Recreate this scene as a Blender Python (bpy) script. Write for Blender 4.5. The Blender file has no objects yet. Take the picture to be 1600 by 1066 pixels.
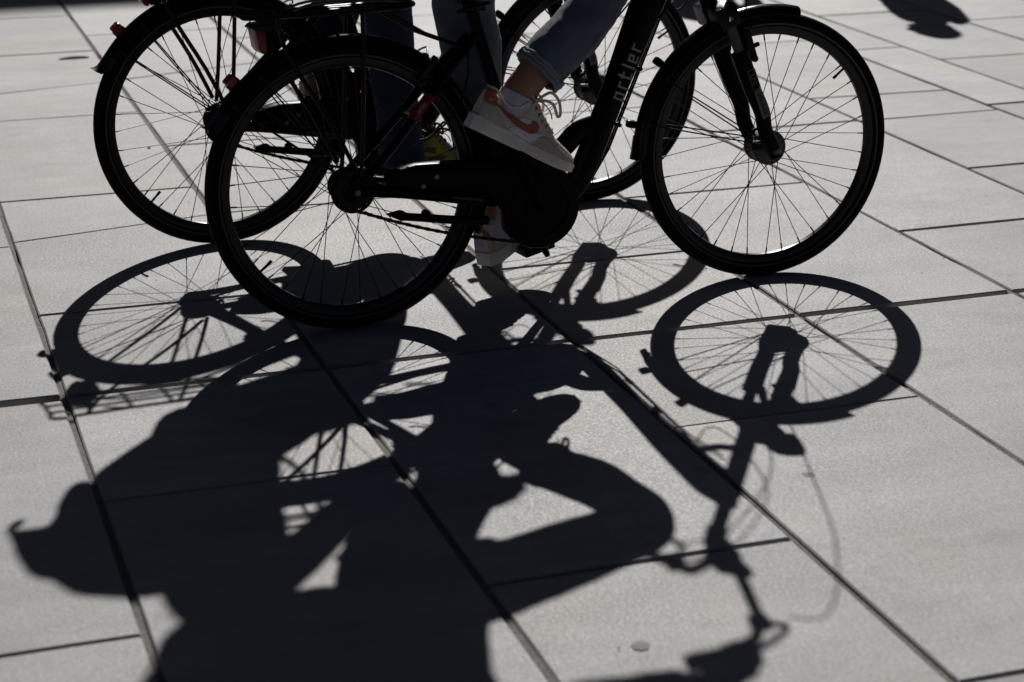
import bpy, bmesh, math, random
from mathutils import Vector, Matrix
random.seed(7)
SC = bpy.context.scene
COL = SC.collection
R = math.radians

# ------------------------------------------------------------------ camera
CAM_H = 1.5527
cam = bpy.data.cameras.new('camera')
camo = bpy.data.objects.new('camera', cam)
COL.objects.link(camo)
camo.location = (0, 0, CAM_H)
camo.rotation_euler = (Matrix.Rotation(R(90 - 19.181), 4, 'X') @ Matrix.Rotation(R(0.074), 4, 'Z')).to_euler()
cam.sensor_width = 36.0
cam.lens = 36.0 * 3042.84 / 1600.0
cam.shift_y = -0.0016
cam.clip_start = 0.1
cam.clip_end = 900
cam.dof.use_dof = True
cam.dof.focus_distance = 4.95
cam.dof.aperture_fstop = 3.6
cam.dof.aperture_blades = 8
SC.camera = camo

# ------------------------------------------------------------------ sky + sun
SUN = Vector((-0.003, 0.837, 0.547)).normalized()
SUN_EL = math.asin(SUN.z)
world = bpy.data.worlds.new('World')
SC.world = world
world.use_nodes = True
wn = world.node_tree
sky = wn.nodes.new('ShaderNodeTexSky')
sky.sky_type = 'NISHITA'
sky.sun_disc = False
sky.sun_elevation = SUN_EL
sky.sun_rotation = math.atan2(SUN.x, SUN.y)
sky.altitude = 0
sky.air_density = 0.11
sky.dust_density = 0.4
sky.ozone_density = 0.0
bg = wn.nodes['Background']
bg.inputs['Strength'].default_value = 0.05
wn.links.new(sky.outputs['Color'], bg.inputs['Color'])
sl = bpy.data.lights.new('sun', 'SUN')
sl.energy = 5.0
sl.angle = R(0.53)
sl.color = (1.0, 0.98, 0.955)
so = bpy.data.objects.new('sun', sl)
COL.objects.link(so)
so.rotation_euler = SUN.to_track_quat('Z', 'Y').to_euler()
so.location = SUN * 40
SC.view_settings.view_transform = 'Standard'
SC.view_settings.look = 'None'
SC.view_settings.gamma = 1.0
SC.view_settings.exposure = 0.0
SC.view_settings.use_curve_mapping = False


# ------------------------------------------------------------------ helpers
def tag(o, label=None, cat=None, group=None, kind=None):
    if label: o['label'] = label
    if cat: o['category'] = cat
    if group: o['group'] = group
    if kind: o['kind'] = kind
    return o


def empty(name, M=None, parent=None):
    o = bpy.data.objects.new(name, None)
    COL.objects.link(o)
    o.empty_display_size = 0.1
    if parent: o.parent = parent
    if M is not None: o.matrix_basis = M
    return o


def frame_at(T, upv):
    """two axes square to the tangent T, the first as close to upv as can be"""
    T = T.normalized()
    a = upv - T * upv.dot(T)
    if a.length < 1e-4:
        a = Vector((1, 0, 0)) - T * T.x
    a.normalize()
    return a, T.cross(a)


def spline(pts, n=6):
    """Catmull-Rom through pts (tuples of any length)"""
    P = [tuple(p) for p in pts]
    out = []
    for i in range(len(P) - 1):
        p0 = P[max(i - 1, 0)]; p1 = P[i]; p2 = P[i + 1]; p3 = P[min(i + 2, len(P) - 1)]
        for k in range(n):
            t = k / n
            out.append(tuple(0.5 * (2 * b + (c - a) * t + (2 * a - 5 * b + 4 * c - d) * t * t + (3 * b - a - 3 * c + d) * t ** 3)
                             for a, b, c, d in zip(p0, p1, p2, p3)))
    out.append(P[-1])
    return out


def interp(tab, x):
    if x <= tab[0][0]: return tab[0][1]
    for (x0, y0), (x1, y1) in zip(tab, tab[1:]):
        if x <= x1:
            t = (x - x0) / (x1 - x0)
            t = t * t * (3 - 2 * t) * 0.5 + t * 0.5
            return y0 + (y1 - y0) * t
    return tab[-1][1]


class MB:
    def __init__(s):
        s.v = []; s.f = []

    def add(s, v, f):
        o = len(s.v)
        s.v += [Vector(x) for x in v]
        s.f += [tuple(i + o for i in q) for q in f]
        return s

    def rings(s, rings, caps=True, closed=False):
        n = len(rings[0]); o = len(s.v)
        for r in rings: s.v += [Vector(p) for p in r]
        m = len(rings)
        for i in range(m if closed else m - 1):
            j = (i + 1) % m
            for k in range(n):
                l = (k + 1) % n
                s.f.append((o + i * n + k, o + i * n + l, o + j * n + l, o + j * n + k))
        if caps and not closed:
            s.f.append(tuple(o + k for k in range(n))[::-1])
            s.f.append(tuple(o + (m - 1) * n + k for k in range(n)))
        return s

    def tube(s, pts, r, n=8, upv=(0, 1, 0), flat=1.0, caps=True, closed=False):
        """swept ring; r a number or a list; flat scales the axis across upv; pts may carry radius as 4th value"""
        P = [Vector(p[:3]) for p in pts]
        if len(pts[0]) == 4: rr = [p[3] for p in pts]
        elif isinstance(r, (list, tuple)): rr = list(r)
        else: rr = [r] * len(P)
        rings = []
        up = Vector(upv)
        for i, p in enumerate(P):
            if closed: T = P[(i + 1) % len(P)] - P[i - 1]
            else: T = P[min(i + 1, len(P) - 1)] - P[max(i - 1, 0)]
            a, b = frame_at(T, up)
            rings.append([p + a * (rr[i] * math.cos(2 * math.pi * k / n)) + b * (rr[i] * flat * math.sin(2 * math.pi * k / n)) for k in range(n)])
        return s.rings(rings, caps, closed)

    def limb(s, secs, n=16, upv=(0, 1, 0), sub=4):
        """secs: (x,y,z, half width along upv, half depth across); smooth elliptic loft with rounded ends"""
        S = spline(secs, sub)
        P = [Vector(q[:3]) for q in S]
        up = Vector(upv); rings = []
        for i, q in enumerate(S):
            T = P[min(i + 1, len(P) - 1)] - P[max(i - 1, 0)]
            a, b = frame_at(T, up)
            rings.append([P[i] + a * (q[3] * math.cos(2 * math.pi * k / n)) + b * (q[4] * math.sin(2 * math.pi * k / n)) for k in range(n)])
        return s.rings(rings)

    def ell(s, c, r, n=16, m=10, rot=None):
        c = Vector(c); rings = []
        for i in range(1, m):
            th = math.pi * i / m
            ring = []
            for k in range(n):
                ph = 2 * math.pi * k / n
                d = Vector((r[0] * math.sin(th) * math.cos(ph), r[1] * math.sin(th) * math.sin(ph), r[2] * math.cos(th)))
                if rot: d = rot @ d
                ring.append(c + d)
            rings.append(ring)
        o = len(s.v); s.rings(rings, caps=False)
        t = Vector((0, 0, r[2]))
        if rot: t = rot @ t
        s.v += [c + t, c - t]
        a = len(s.v) - 2
        for k in range(n):
            l = (k + 1) % n
            s.f.append((a, o + l, o + k))
            s.f.append((a + 1, o + (m - 2) * n + k, o + (m - 2) * n + l))
        return s

    def box(s, c, sz, rot=None):
        c = Vector(c); x, y, z = [q / 2 for q in sz]
        V = [Vector(p) for p in ((-x, -y, -z), (x, -y, -z), (x, y, -z), (-x, y, -z), (-x, -y, z), (x, -y, z), (x, y, z), (-x, y, z))]
        if rot: V = [rot @ p for p in V]
        return s.add([c + p for p in V], [(0, 3, 2, 1), (4, 5, 6, 7), (0, 1, 5, 4), (1, 2, 6, 5), (2, 3, 7, 6), (3, 0, 4, 7)])

    def prism(s, poly, y0, y1):
        n = len(poly)
        V = [(u, y0, z) for u, z in poly] + [(u, y1, z) for u, z in poly]
        F = [tuple(range(n)), tuple(range(2 * n - 1, n - 1, -1))]
        for i in range(n):
            j = (i + 1) % n
            F.append((i, i + n, j + n, j))
        return s.add(V, F)

    def lathe(s, prof, c=(0, 0, 0), n=48, closed=True):
        """prof: (radius, y) round the y axis through c"""
        c = Vector(c)
        rings = [[c + Vector((r * math.cos(2 * math.pi * k / n), y, r * math.sin(2 * math.pi * k / n))) for r, y in prof] for k in range(n)]
        m = len(prof); o = len(s.v)
        for r in rings: s.v += r
        for k in range(n):
            l = (k + 1) % n
            for i in range(m if closed else m - 1):
                j = (i + 1) % m
                s.f.append((o + k * m + i, o + k * m + j, o + l * m + j, o + l * m + i))
        if not closed:
            s.f.append(tuple(o + k * m for k in range(n)))
            s.f.append(tuple(o + k * m + m - 1 for k in range(n))[::-1])
        return s

    def arc(s, sec, c, a0, a1, n=40, rfun=None):
        """section (dr, y) swept from angle a0 to a1 (degrees) round c in the u-z plane"""
        rings = []
        for i in range(n + 1):
            t = i / n
            a = R(a0 + (a1 - a0) * t)
            k = rfun(t) if rfun else 0.0
            rings.append([(c[0] + (r + k) * math.cos(a), c[1] + y, c[2] + (r + k) * math.sin(a)) for r, y in sec])
        return s.rings(rings)

    def build(s, name, mat, parent=None, M=None, smooth=True, bevel=0, seg=1, angle=38):
        me = bpy.data.meshes.new(name)
        me.from_pydata([tuple(v) for v in s.v], [], s.f)
        bm = bmesh.new(); bm.from_mesh(me)
        bmesh.ops.recalc_face_normals(bm, faces=bm.faces)
        if bevel:
            ed = [e for e in bm.edges if len(e.link_faces) == 2 and e.calc_face_angle(0) > 0.5]
            bmesh.ops.bevel(bm, geom=ed, offset=bevel, segments=seg, profile=0.5, affect='EDGES', clamp_overlap=True)
        bm.to_mesh(me); bm.free()
        if smooth:
            me.shade_smooth()
            me.set_sharp_from_angle(angle=R(angle))
        me.materials.append(mat)
        return link(name, me, parent, M)


def link(name, me, parent=None, M=None):
    o = bpy.data.objects.new(name, me)
    COL.objects.link(o)
    if parent: o.parent = parent
    if M is not None: o.matrix_basis = M
    return o


def mat(name, col, rough=0.5, metal=0.0, spec=0.5, noise=None, bump=None, coat=0.0, emit=None, trans=0.0, sheen=0.0):
    m = bpy.data.materials.new(name); m.use_nodes = True
    nt = m.node_tree; p = nt.nodes['Principled BSDF']
    p.inputs['Base Color'].default_value = (*col, 1)
    p.inputs['Roughness'].default_value = rough
    p.inputs['Metallic'].default_value = metal
    p.inputs['Specular IOR Level'].default_value = spec
    p.inputs['Coat Weight'].default_value = coat
    p.inputs['Transmission Weight'].default_value = trans
    p.inputs['Sheen Weight'].default_value = sheen
    if emit:
        p.inputs['Emission Color'].default_value = (*emit[0], 1)
        p.inputs['Emission Strength'].default_value = emit[1]
    tc = nt.nodes.new('ShaderNodeTexCoord')
    if noise:
        sc, amt = noise
        n = nt.nodes.new('ShaderNodeTexNoise'); n.inputs['Scale'].default_value = sc; n.inputs['Detail'].default_value = 6
        nt.links.new(tc.outputs['Object'], n.inputs['Vector'])
        mr = nt.nodes.new('ShaderNodeMapRange')
        mr.inputs['From Min'].default_value = 0.3; mr.inputs['From Max'].default_value = 0.7
        mr.inputs['To Min'].default_value = 1 - amt; mr.inputs['To Max'].default_value = 1 + amt
        nt.links.new(n.outputs['Fac'], mr.inputs['Value'])
        mx = nt.nodes.new('ShaderNodeMix'); mx.data_type = 'RGBA'; mx.blend_type = 'MULTIPLY'
        mx.inputs['Factor'].default_value = 1
        mx.inputs['A'].default_value = (*col, 1)
        nt.links.new(mr.outputs['Result'], mx.inputs['B'])
        nt.links.new(mx.outputs['Result'], p.inputs['Base Color'])
        r2 = nt.nodes.new('ShaderNodeMapRange')
        r2.inputs['To Min'].default_value = max(rough - 0.12, 0.02); r2.inputs['To Max'].default_value = min(rough + 0.12, 1)
        nt.links.new(n.outputs['Fac'], r2.inputs['Value'])
        nt.links.new(r2.outputs['Result'], p.inputs['Roughness'])
    if bump:
        sc, dist = bump
        n = nt.nodes.new('ShaderNodeTexNoise'); n.inputs['Scale'].default_value = sc; n.inputs['Detail'].default_value = 4
        nt.links.new(tc.outputs['Object'], n.inputs['Vector'])
        b = nt.nodes.new('ShaderNodeBump'); b.inputs['Distance'].default_value = dist; b.inputs['Strength'].default_value = 1.0
        nt.links.new(n.outputs['Fac'], b.inputs['Height'])
        nt.links.new(b.outputs['Normal'], p.inputs['Normal'])
    return m


def denim(name, col, light):
    m = mat(name, col, 0.9, spec=0.25, sheen=0.15)
    nt = m.node_tree; p = nt.nodes['Principled BSDF']
    tc = nt.nodes.new('ShaderNodeTexCoord')
    w = nt.nodes.new('ShaderNodeTexWave'); w.inputs['Scale'].default_value = 240; w.inputs['Distortion'].default_value = 1.5
    w.bands_direction = 'DIAGONAL'
    nt.links.new(tc.outputs['Object'], w.inputs['Vector'])
    n = nt.nodes.new('ShaderNodeTexNoise'); n.inputs['Scale'].default_value = 14; n.inputs['Detail'].default_value = 8
    nt.links.new(tc.outputs['Object'], n.inputs['Vector'])
    a = nt.nodes.new('ShaderNodeMath'); a.operation = 'MULTIPLY_ADD'; a.inputs[1].default_value = 0.35
    nt.links.new(w.outputs['Fac'], a.inputs[0]); nt.links.new(n.outputs['Fac'], a.inputs[2])
    mr = nt.nodes.new('ShaderNodeMapRange'); mr.inputs['From Min'].default_value = 0.35; mr.inputs['From Max'].default_value = 1.0
    nt.links.new(a.outputs['Value'], mr.inputs['Value'])
    mx = nt.nodes.new('ShaderNodeMix'); mx.data_type = 'RGBA'
    mx.inputs['A'].default_value = (*col, 1); mx.inputs['B'].default_value = (*light, 1)
    nt.links.new(mr.outputs['Result'], mx.inputs['Factor'])
    nt.links.new(mx.outputs['Result'], p.inputs['Base Color'])
    b = nt.nodes.new('ShaderNodeBump'); b.inputs['Distance'].default_value = 0.0006
    nt.links.new(a.outputs['Value'], b.inputs['Height']); nt.links.new(b.outputs['Normal'], p.inputs['Normal'])
    return m


def stone(name, base, th, bands=True):
    """sawn concrete slab: fine grit, pits, blotches, brushed streaks on some slabs"""
    m = bpy.data.materials.new(name); m.use_nodes = True
    nt = m.node_tree; L = nt.links; p = nt.nodes['Principled BSDF']
    N = lambda t: nt.nodes.new(t)
    geo = N('ShaderNodeNewGeometry'); oi = N('ShaderNodeObjectInfo')
    off = N('ShaderNodeVectorMath'); off.operation = 'MULTIPLY_ADD'
    L.new(oi.outputs['Random'], off.inputs[0]); off.inputs[1].default_value = (31, 17, 0); L.new(geo.outputs['Position'], off.inputs[2])
    rot = N('ShaderNodeMapping'); rot.vector_type = 'TEXTURE'; rot.inputs['Rotation'].default_value = (0, 0, th)
    L.new(off.outputs['Vector'], rot.inputs['Vector'])

    def noise(scale, detail, src, rough=0.5, stretch=None):
        n = N('ShaderNodeTexNoise'); n.inputs['Scale'].default_value = scale; n.inputs['Detail'].default_value = detail; n.inputs['Roughness'].default_value = rough
        if stretch:
            mp = N('ShaderNodeMapping'); mp.inputs['Scale'].default_value = stretch
            L.new(src, mp.inputs['Vector']); L.new(mp.outputs['Vector'], n.inputs['Vector'])
        else: L.new(src, n.inputs['Vector'])
        return n.outputs['Fac']

    def rng(v, a, b, c, d):
        r = N('ShaderNodeMapRange'); r.inputs['From Min'].default_value = a; r.inputs['From Max'].default_value = b
        r.inputs['To Min'].default_value = c; r.inputs['To Max'].default_value = d
        L.new(v, r.inputs['Value']); return r.outputs['Result']

    def math_(op, a, b):
        r = N('ShaderNodeMath'); r.operation = op
        for i, q in enumerate((a, b)):
            if isinstance(q, (int, float)): r.inputs[i].default_value = q
            else: L.new(q, r.inputs[i])
        return r.outputs['Value']
    P = rot.outputs['Vector']
    blot = rng(noise(1.7, 6, P, 0.62), 0.3, 0.7, 0.82, 1.15)
    smear = rng(noise(5.0, 7, P, 0.68, (1.0, 0.30, 1)), 0.32, 0.68, 0.86, 1.11)
    mid = rng(noise(11, 5, P, 0.6, (1.6, 0.5, 1)), 0.3, 0.7, 0.93, 1.06)
    grit = rng(noise(300, 3, P, 0.7), 0.3, 0.7, 0.86, 1.13)
    grit2 = rng(noise(60, 3, P, 0.6), 0.34, 0.66, 0.97, 1.03)
    streak = noise(26, 3, P, 0.6, (0.3, 9, 1))
    streakm = N('ShaderNodeMix'); streakm.data_type = 'FLOAT'
    streakm.inputs['A'].default_value = 1.0
    L.new(rng(streak, 0.3, 0.7, 0.90, 1.08), streakm.inputs['B'])
    L.new(rng(oi.outputs['Random'], 0.5, 0.75, 0.1, 1), streakm.inputs['Factor'])
    vor = N('ShaderNodeTexVoronoi'); vor.inputs['Scale'].default_value = 34; L.new(P, vor.inputs['Vector'])
    pit = rng(vor.outputs['Distance'], 0.03, 0.09, 0.45, 1)
    pm = N('ShaderNodeMix'); pm.data_type = 'FLOAT'; pm.inputs['A'].default_value = 1
    L.new(rng(noise(9, 3, P), 0.50, 0.62, 0, 1), pm.inputs['Factor']); L.new(pit, pm.inputs['B'])
    spot = rng(noise(6.5, 3, P, 0.5), 0.66, 0.76, 1.0, 0.80)
    tone = rng(oi.outputs['Random'], 0, 1, 0.90, 1.08)
    v = math_('MULTIPLY', blot, mid)
    for q in (smear, grit, grit2, streakm.outputs['Result'], pm.outputs['Result'], spot, tone): v = math_('MULTIPLY', v, q)
    hue = N('ShaderNodeMix'); hue.data_type = 'RGBA'
    hue.inputs['A'].default_value = (base[0] * 0.985, base[1], base[2] * 1.02, 1)
    hue.inputs['B'].default_value = (base[0] * 1.04, base[1] * 0.995, base[2] * 0.945, 1)
    L.new(rng(noise(1.3, 4, P, 0.6), 0.35, 0.65, 0, 1), hue.inputs['Factor'])
    mx = N('ShaderNodeMix'); mx.data_type = 'RGBA'; mx.blend_type = 'MULTIPLY'; mx.inputs['Factor'].default_value = 1
    L.new(hue.outputs['Result'], mx.inputs['A']); L.new(v, mx.inputs['B'])
    L.new(mx.outputs['Result'], p.inputs['Base Color'])
    p.inputs['Specular IOR Level'].default_value = 0.35
    L.new(rng(noise(160, 2, P), 0.3, 0.7, 0.62, 0.84), p.inputs['Roughness'])
    h = math_('MULTIPLY', noise(330, 3, P, 0.7), 0.85)
    h = math_('ADD', h, math_('MULTIPLY', pm.outputs['Result'], 1.2))
    h = math_('ADD', h, math_('MULTIPLY', streak, 0.35))
    b = N('ShaderNodeBump'); b.inputs['Distance'].default_value = 0.00028; b.inputs['Strength'].default_value = 0.8
    L.new(h, b.inputs['Height']); L.new(b.outputs['Normal'], p.inputs['Normal'])
    return m


TH = R(108.799)
DA = Vector((math.cos(TH), math.sin(TH), 0))      # along the long joints
NA = Vector((math.sin(TH), -math.cos(TH), 0))     # across them


def ab(a, b, z=0.0):
    p = NA * a + DA * b
    return Vector((p.x, p.y, z))


M_SLAB = stone('pale_concrete_slab', (0.312, 0.309, 0.307), TH)
M_MORTAR = mat('joint_mortar', (0.125, 0.115, 0.103), 0.95, noise=(60, 0.35), bump=(160, 0.004))
M_BED = mat('joint_bed', (0.045, 0.04, 0.036), 1.0, noise=(40, 0.4), bump=(120, 0.004))
M_FRAME = mat('black_paint', (0.0018, 0.0018, 0.002), 0.34, spec=0.06, noise=(30, 0.2))
M_PLASTIC = mat('black_plastic', (0.0016, 0.0016, 0.0018), 0.38, spec=0.06, noise=(60, 0.25), bump=(500, 0.0002))
M_GUARD = mat('mudguard_plastic', (0.0016, 0.0017, 0.0022), 0.22, spec=0.11, noise=(25, 0.25))
M_FLAP = mat('blue_black_rubber', (0.007, 0.0075, 0.014), 0.5, spec=0.2, noise=(40, 0.2))
M_TYRE = mat('tyre_rubber', (0.003, 0.0029, 0.0027), 0.75, spec=0.06, noise=(70, 0.35), bump=(260, 0.0008))
M_STRIPE = mat('reflective_stripe', (0.045, 0.043, 0.038), 0.5, spec=0.2, noise=(40, 0.3))
M_RIM = mat('dark_rim', (0.006, 0.006, 0.006), 0.35, spec=0.25, noise=(30, 0.3))
M_SPOKE = mat('dark_spoke', (0.008, 0.008, 0.008), 0.5, spec=0.12)
M_STEEL = mat('dull_steel', (0.10, 0.10, 0.10), 0.38, metal=0.9, noise=(50, 0.2))
M_DYN = mat('grey_alloy', (0.055, 0.054, 0.05), 0.5, spec=0.25, noise=(45, 0.25))
M_CHROME = mat('chrome', (0.7, 0.7, 0.7), 0.12, metal=1.0)
M_DARKMET = mat('dark_metal', (0.003, 0.003, 0.003), 0.30, spec=0.12, noise=(50, 0.3))
M_RED = mat('red_lens', (0.15, 0.005, 0.008), 0.25, spec=0.3)
M_REDP = mat('red_paint', (0.16, 0.006, 0.008), 0.4, spec=0.2, noise=(60, 0.2))
M_LETTER = mat('silver_print', (0.20, 0.195, 0.19), 0.45, noise=(80, 0.15))
M_PRINT = mat('dark_print', (0.006, 0.006, 0.006), 0.5, spec=0.1)
M_GREYP = mat('grey_print', (0.07, 0.068, 0.065), 0.5, noise=(80, 0.2))
M_RUBBER = mat('grip_rubber', (0.005, 0.005, 0.005), 0.7, spec=0.12, bump=(120, 0.001))
M_LEATHER = mat('saddle_cover', (0.014, 0.013, 0.013), 0.55, bump=(220, 0.0006))
M_LED = mat('orange_led', (0.5, 0.12, 0.01), 0.4, emit=((1.0, 0.22, 0.02), 0.22))
M_CLEAR = mat('clear_lens', (0.7, 0.7, 0.72), 0.08, trans=0.8)
M_SKIN = mat('skin', (0.24, 0.105, 0.062), 0.5, spec=0.4, noise=(45, 0.10), bump=(260, 0.0006))
M_HAIR = mat('brown_hair', (0.035, 0.02, 0.012), 0.5, bump=(120, 0.006))
M_LIP = mat('lip', (0.30, 0.08, 0.07), 0.5)
M_EYE = mat('eye_white', (0.7, 0.68, 0.65), 0.2)
M_JACKET = mat('dark_jacket', (0.022, 0.023, 0.03), 0.85, noise=(30, 0.2), bump=(60, 0.003))
M_COAT = mat('grey_coat', (0.06, 0.06, 0.065), 0.85, noise=(30, 0.2), bump=(60, 0.003))
M_PACK = mat('backpack_cloth', (0.018, 0.019, 0.025), 0.8, noise=(40, 0.25), bump=(180, 0.0015))
M_JEAN1 = denim('washed_denim', (0.042, 0.055, 0.075), (0.10, 0.125, 0.16))
M_JEAN1B = denim('worn_denim_hem', (0.075, 0.09, 0.11), (0.20, 0.225, 0.255))
M_JEAN2 = denim('indigo_denim', (0.004, 0.006, 0.022), (0.008, 0.013, 0.038))
M_TROUSER = mat('dark_trousers', (0.03, 0.03, 0.035), 0.9, noise=(30, 0.2))
M_WHITE = mat('white_sock', (0.42, 0.39, 0.45), 0.9, spec=0.2, bump=(300, 0.0008))
M_SOLE = mat('offwhite_rubber', (0.66, 0.60, 0.53), 0.6, spec=0.25, noise=(50, 0.08), bump=(200, 0.0003))
M_BEIGE = mat('beige_suede', (0.44, 0.365, 0.30), 0.85, spec=0.2, noise=(60, 0.1), bump=(350, 0.0004))
M_CREAM = mat('cream_leather', (0.55, 0.49, 0.42), 0.5, spec=0.25, noise=(50, 0.06), bump=(250, 0.0003))
M_WHITEL = mat('white_leather', (0.66, 0.62, 0.60), 0.45, spec=0.25, noise=(50, 0.05), bump=(250, 0.0003))
M_ORANGE = mat('terracotta_suede', (0.30, 0.098, 0.052), 0.7, spec=0.2, noise=(60, 0.12), bump=(300, 0.0004))
M_LACE = mat('cream_lace', (0.62, 0.53, 0.36), 0.85, bump=(500, 0.0004))
M_LIME = mat('lime_mesh', (0.19, 0.24, 0.015), 0.6, spec=0.25, noise=(60, 0.15), bump=(300, 0.0006))
M_BROWN = mat('brown_mesh', (0.06, 0.025, 0.012), 0.7, noise=(60, 0.15))
M_TAN = mat('tan_rubber', (0.25, 0.19, 0.135), 0.7, noise=(60, 0.1))
M_WALL = mat('render_wall', (0.30, 0.28, 0.25), 0.9, noise=(1.5, 0.12), bump=(40, 0.004))
M_ROOF = mat('roof_sheet', (0.10, 0.10, 0.10), 0.7, noise=(3, 0.15))
M_GLASS = mat('window_glass', (0.02, 0.025, 0.03), 0.08)
M_GUM = mat('old_gum', (0.20, 0.195, 0.19), 0.9, noise=(120, 0.2))
M_LEAF = mat('dry_leaf', (0.02, 0.024, 0.02), 0.8, noise=(90, 0.3))
M_PEB = mat('pale_chip', (0.5, 0.49, 0.47), 0.8, noise=(90, 0.2))

# ------------------------------------------------------------------ plaza
g = MB().add([(-250, -150, -0.07), (250, -150, -0.07), (250, 400, -0.07), (-250, 400, -0.07)], [(0, 1, 2, 3)])
tag(g.build('ground', M_SLAB, smooth=False), kind='structure')
A_LINES = [0.363, 0.963, 1.574, 2.185, 2.803, 3.387, 3.967, 4.254, 4.832]
while A_LINES[0] > -2.2: A_LINES.insert(0, A_LINES[0] - 0.606)
while A_LINES[-1] < 7.4: A_LINES.append(A_LINES[-1] + 0.606)
i0 = A_LINES.index(0.363)
JA = 0.0070         # half width of the long joints
MAIN = 4.172
CR = {0: [(2.385, 2.385, .003), (3.567, 3.567, .0018), (MAIN, MAIN, .011), (4.774, 4.774, .004), (5.462, 5.585, .0035), (5.92, 5.92, .0035), (7.05, 7.05, .003), (7.5, 7.64, .003), (8.3, 8.3, .003), (9.21, 9.21, .004)],
      -1: [(1.8, 1.8, .003), (2.987, 2.987, .003), (MAIN, MAIN, .019), (5.42, 5.42, .0035), (6.3, 6.3, .003), (7.1, 7.1, .003), (8.3, 8.3, .003), (9.21, 9.21, .004)],
      1: [(1.79, 1.79, .003), (2.979, 2.979, .0042), (MAIN, MAIN, .012), (5.585, 5.6, .003), (6.49, 6.49, .004), (7.65, 7.84, .003), (8.66, 8.66, .004)],
      2: [(2.401, 2.401, .0035), (3.5686, 3.5686, .002), (MAIN, MAIN, .012), (4.784, 4.784, .006), (5.97, 5.97, .004), (7.42, 7.42, .004), (8.4, 8.4, .004)],
      3: [(1.8, 1.8, .006), (2.99, 2.99, .006), (MAIN, MAIN, .013), (5.36, 5.36, .006), (6.55, 6.55, .004), (7.7, 7.7, .004), (8.7, 8.7, .004)],
      4: [(2.40, 2.40, .006), (3.58, 3.58, .006), (MAIN, MAIN, .014), (4.7735, 4.7735, .009), (6.09, 6.09, .004), (7.2, 7.2, .004), (8.1, 8.1, .004)],
      5: [(3.0, 3.0, .006), (MAIN, MAIN, .014), (5.36, 5.36, .006), (6.085, 6.095, .006), (6.48, 6.46, .005), (7.57, 7.57, .004), (8.7, 8.7, .004)],
      6: [(MAIN, MAIN, .014), (5.1, 5.1, .005), (6.175, 6.175, .008), (7.3, 7.3, .004), (8.4, 8.4, .004)],
      7: [(MAIN, MAIN, .014), (5.3, 5.3, .005), (6.2, 6.2, .005), (7.005, 7.0, .005), (8.1, 8.1, .004)],
      8: [(MAIN, MAIN, .014), (5.9, 5.9, .005), (6.9, 6.9, .005), (7.79, 7.795, .004)]}
B_MIN, B_MAX = 1.2, 11.2
bed = MB().add([ab(A_LINES[0] - 0.4, B_MIN - 0.4, -0.048), ab(A_LINES[-1] + 0.4, B_MIN - 0.4, -0.048), ab(A_LINES[-1] + 0.4, B_MAX + 0.6, -0.048), ab(A_LINES[0] - 0.4, B_MAX + 0.6, -0.048)], [(0, 1, 2, 3)])
PAV = tag(bed.build('pavement', M_BED, smooth=False), kind='structure')
rs = random.Random(3)
for si in range(len(A_LINES) - 1):
    k = si - i0
    rows = CR.get(k)
    if rows is None:
        st = rs.choice([0.0, 0.6]); rows = [(MAIN, MAIN, .014)]
        q = MAIN - 1.19 + st
        while q > 1.4: rows.insert(0, (q, q, .006)); q -= 1.19
        q = MAIN + 1.19 - st * 0.98
        while q < 10.5: rows.append((q, q, .005)); q += 1.19
    rows = list(rows)
    if rows[0][0] > B_MIN + 0.5:
        q = rows[0][0] - 1.19
        while q > B_MIN: rows.insert(0, (q, q, .006)); q -= 1.19
    q = rows[-1][0] + 1.1
    while q < B_MAX: rows.append((q, q, .004)); q += 1.15
    for r0, r1 in zip(rows, rows[1:]):
        a0, a1 = A_LINES[si] + JA, A_LINES[si + 1] - JA
        c = [(a0, r0[0] + r0[2]), (a1, r0[1] + r0[2]), (a1, r1[1] - r1[2]), (a0, r1[0] - r1[2])]
        am, bmid = (a0 + a1) / 2, (r0[0] + r1[0]) / 2
        ctr = ab(am, bmid)
        dz = rs.uniform(-0.0012, 0.0012)
        tl = (rs.uniform(-.0016, .0016), rs.uniform(-.0012, .0012))
        zf = lambda a, b: dz + tl[0] * (a - am) + tl[1] * (b - bmid)
        ch = 0.0035
        # outline with a few slightly uneven points along each edge
        ring = []
        for e in range(4):
            p, q2 = c[e], c[(e + 1) % 4]
            L = math.hypot(q2[0] - p[0], q2[1] - p[1]); m = 5
            nx, ny = -(q2[1] - p[1]) / L, (q2[0] - p[0]) / L
            for t in range(m):
                j = 0 if t == 0 else rs.uniform(-0.0008, 0.0016)
                ring.append((p[0] + (q2[0] - p[0]) * t / m + nx * j, p[1] + (q2[1] - p[1]) * t / m + ny * j))
        inset = [(a + (ch if a < am else -ch) * min(1, abs(a - am) / ((a1 - a0) / 2)) ** 8, b + (ch if b < bmid else -ch) * min(1, abs(b - bmid) / ((r1[0] - r0[0]) / 2)) ** 8) for a, b in ring]
        n = len(ring)
        V = [ab(a, b, zf(a, b)) - ctr for a, b in inset] + [ab(a, b, zf(a, b) - 0.003) - ctr for a, b in ring] + [ab(a, b, -0.06) - ctr for a, b in ring]
        F = [tuple(range(n))]
        for i in range(n):
            j = (i + 1) % n
            F += [(i, i + n, j + n, j), (i + n, i + 2 * n, j + 2 * n, j + n)]
        MB().add(V, F).build('paving_slab', M_SLAB, PAV, Matrix.Translation(ctr), smooth=False)
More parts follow.
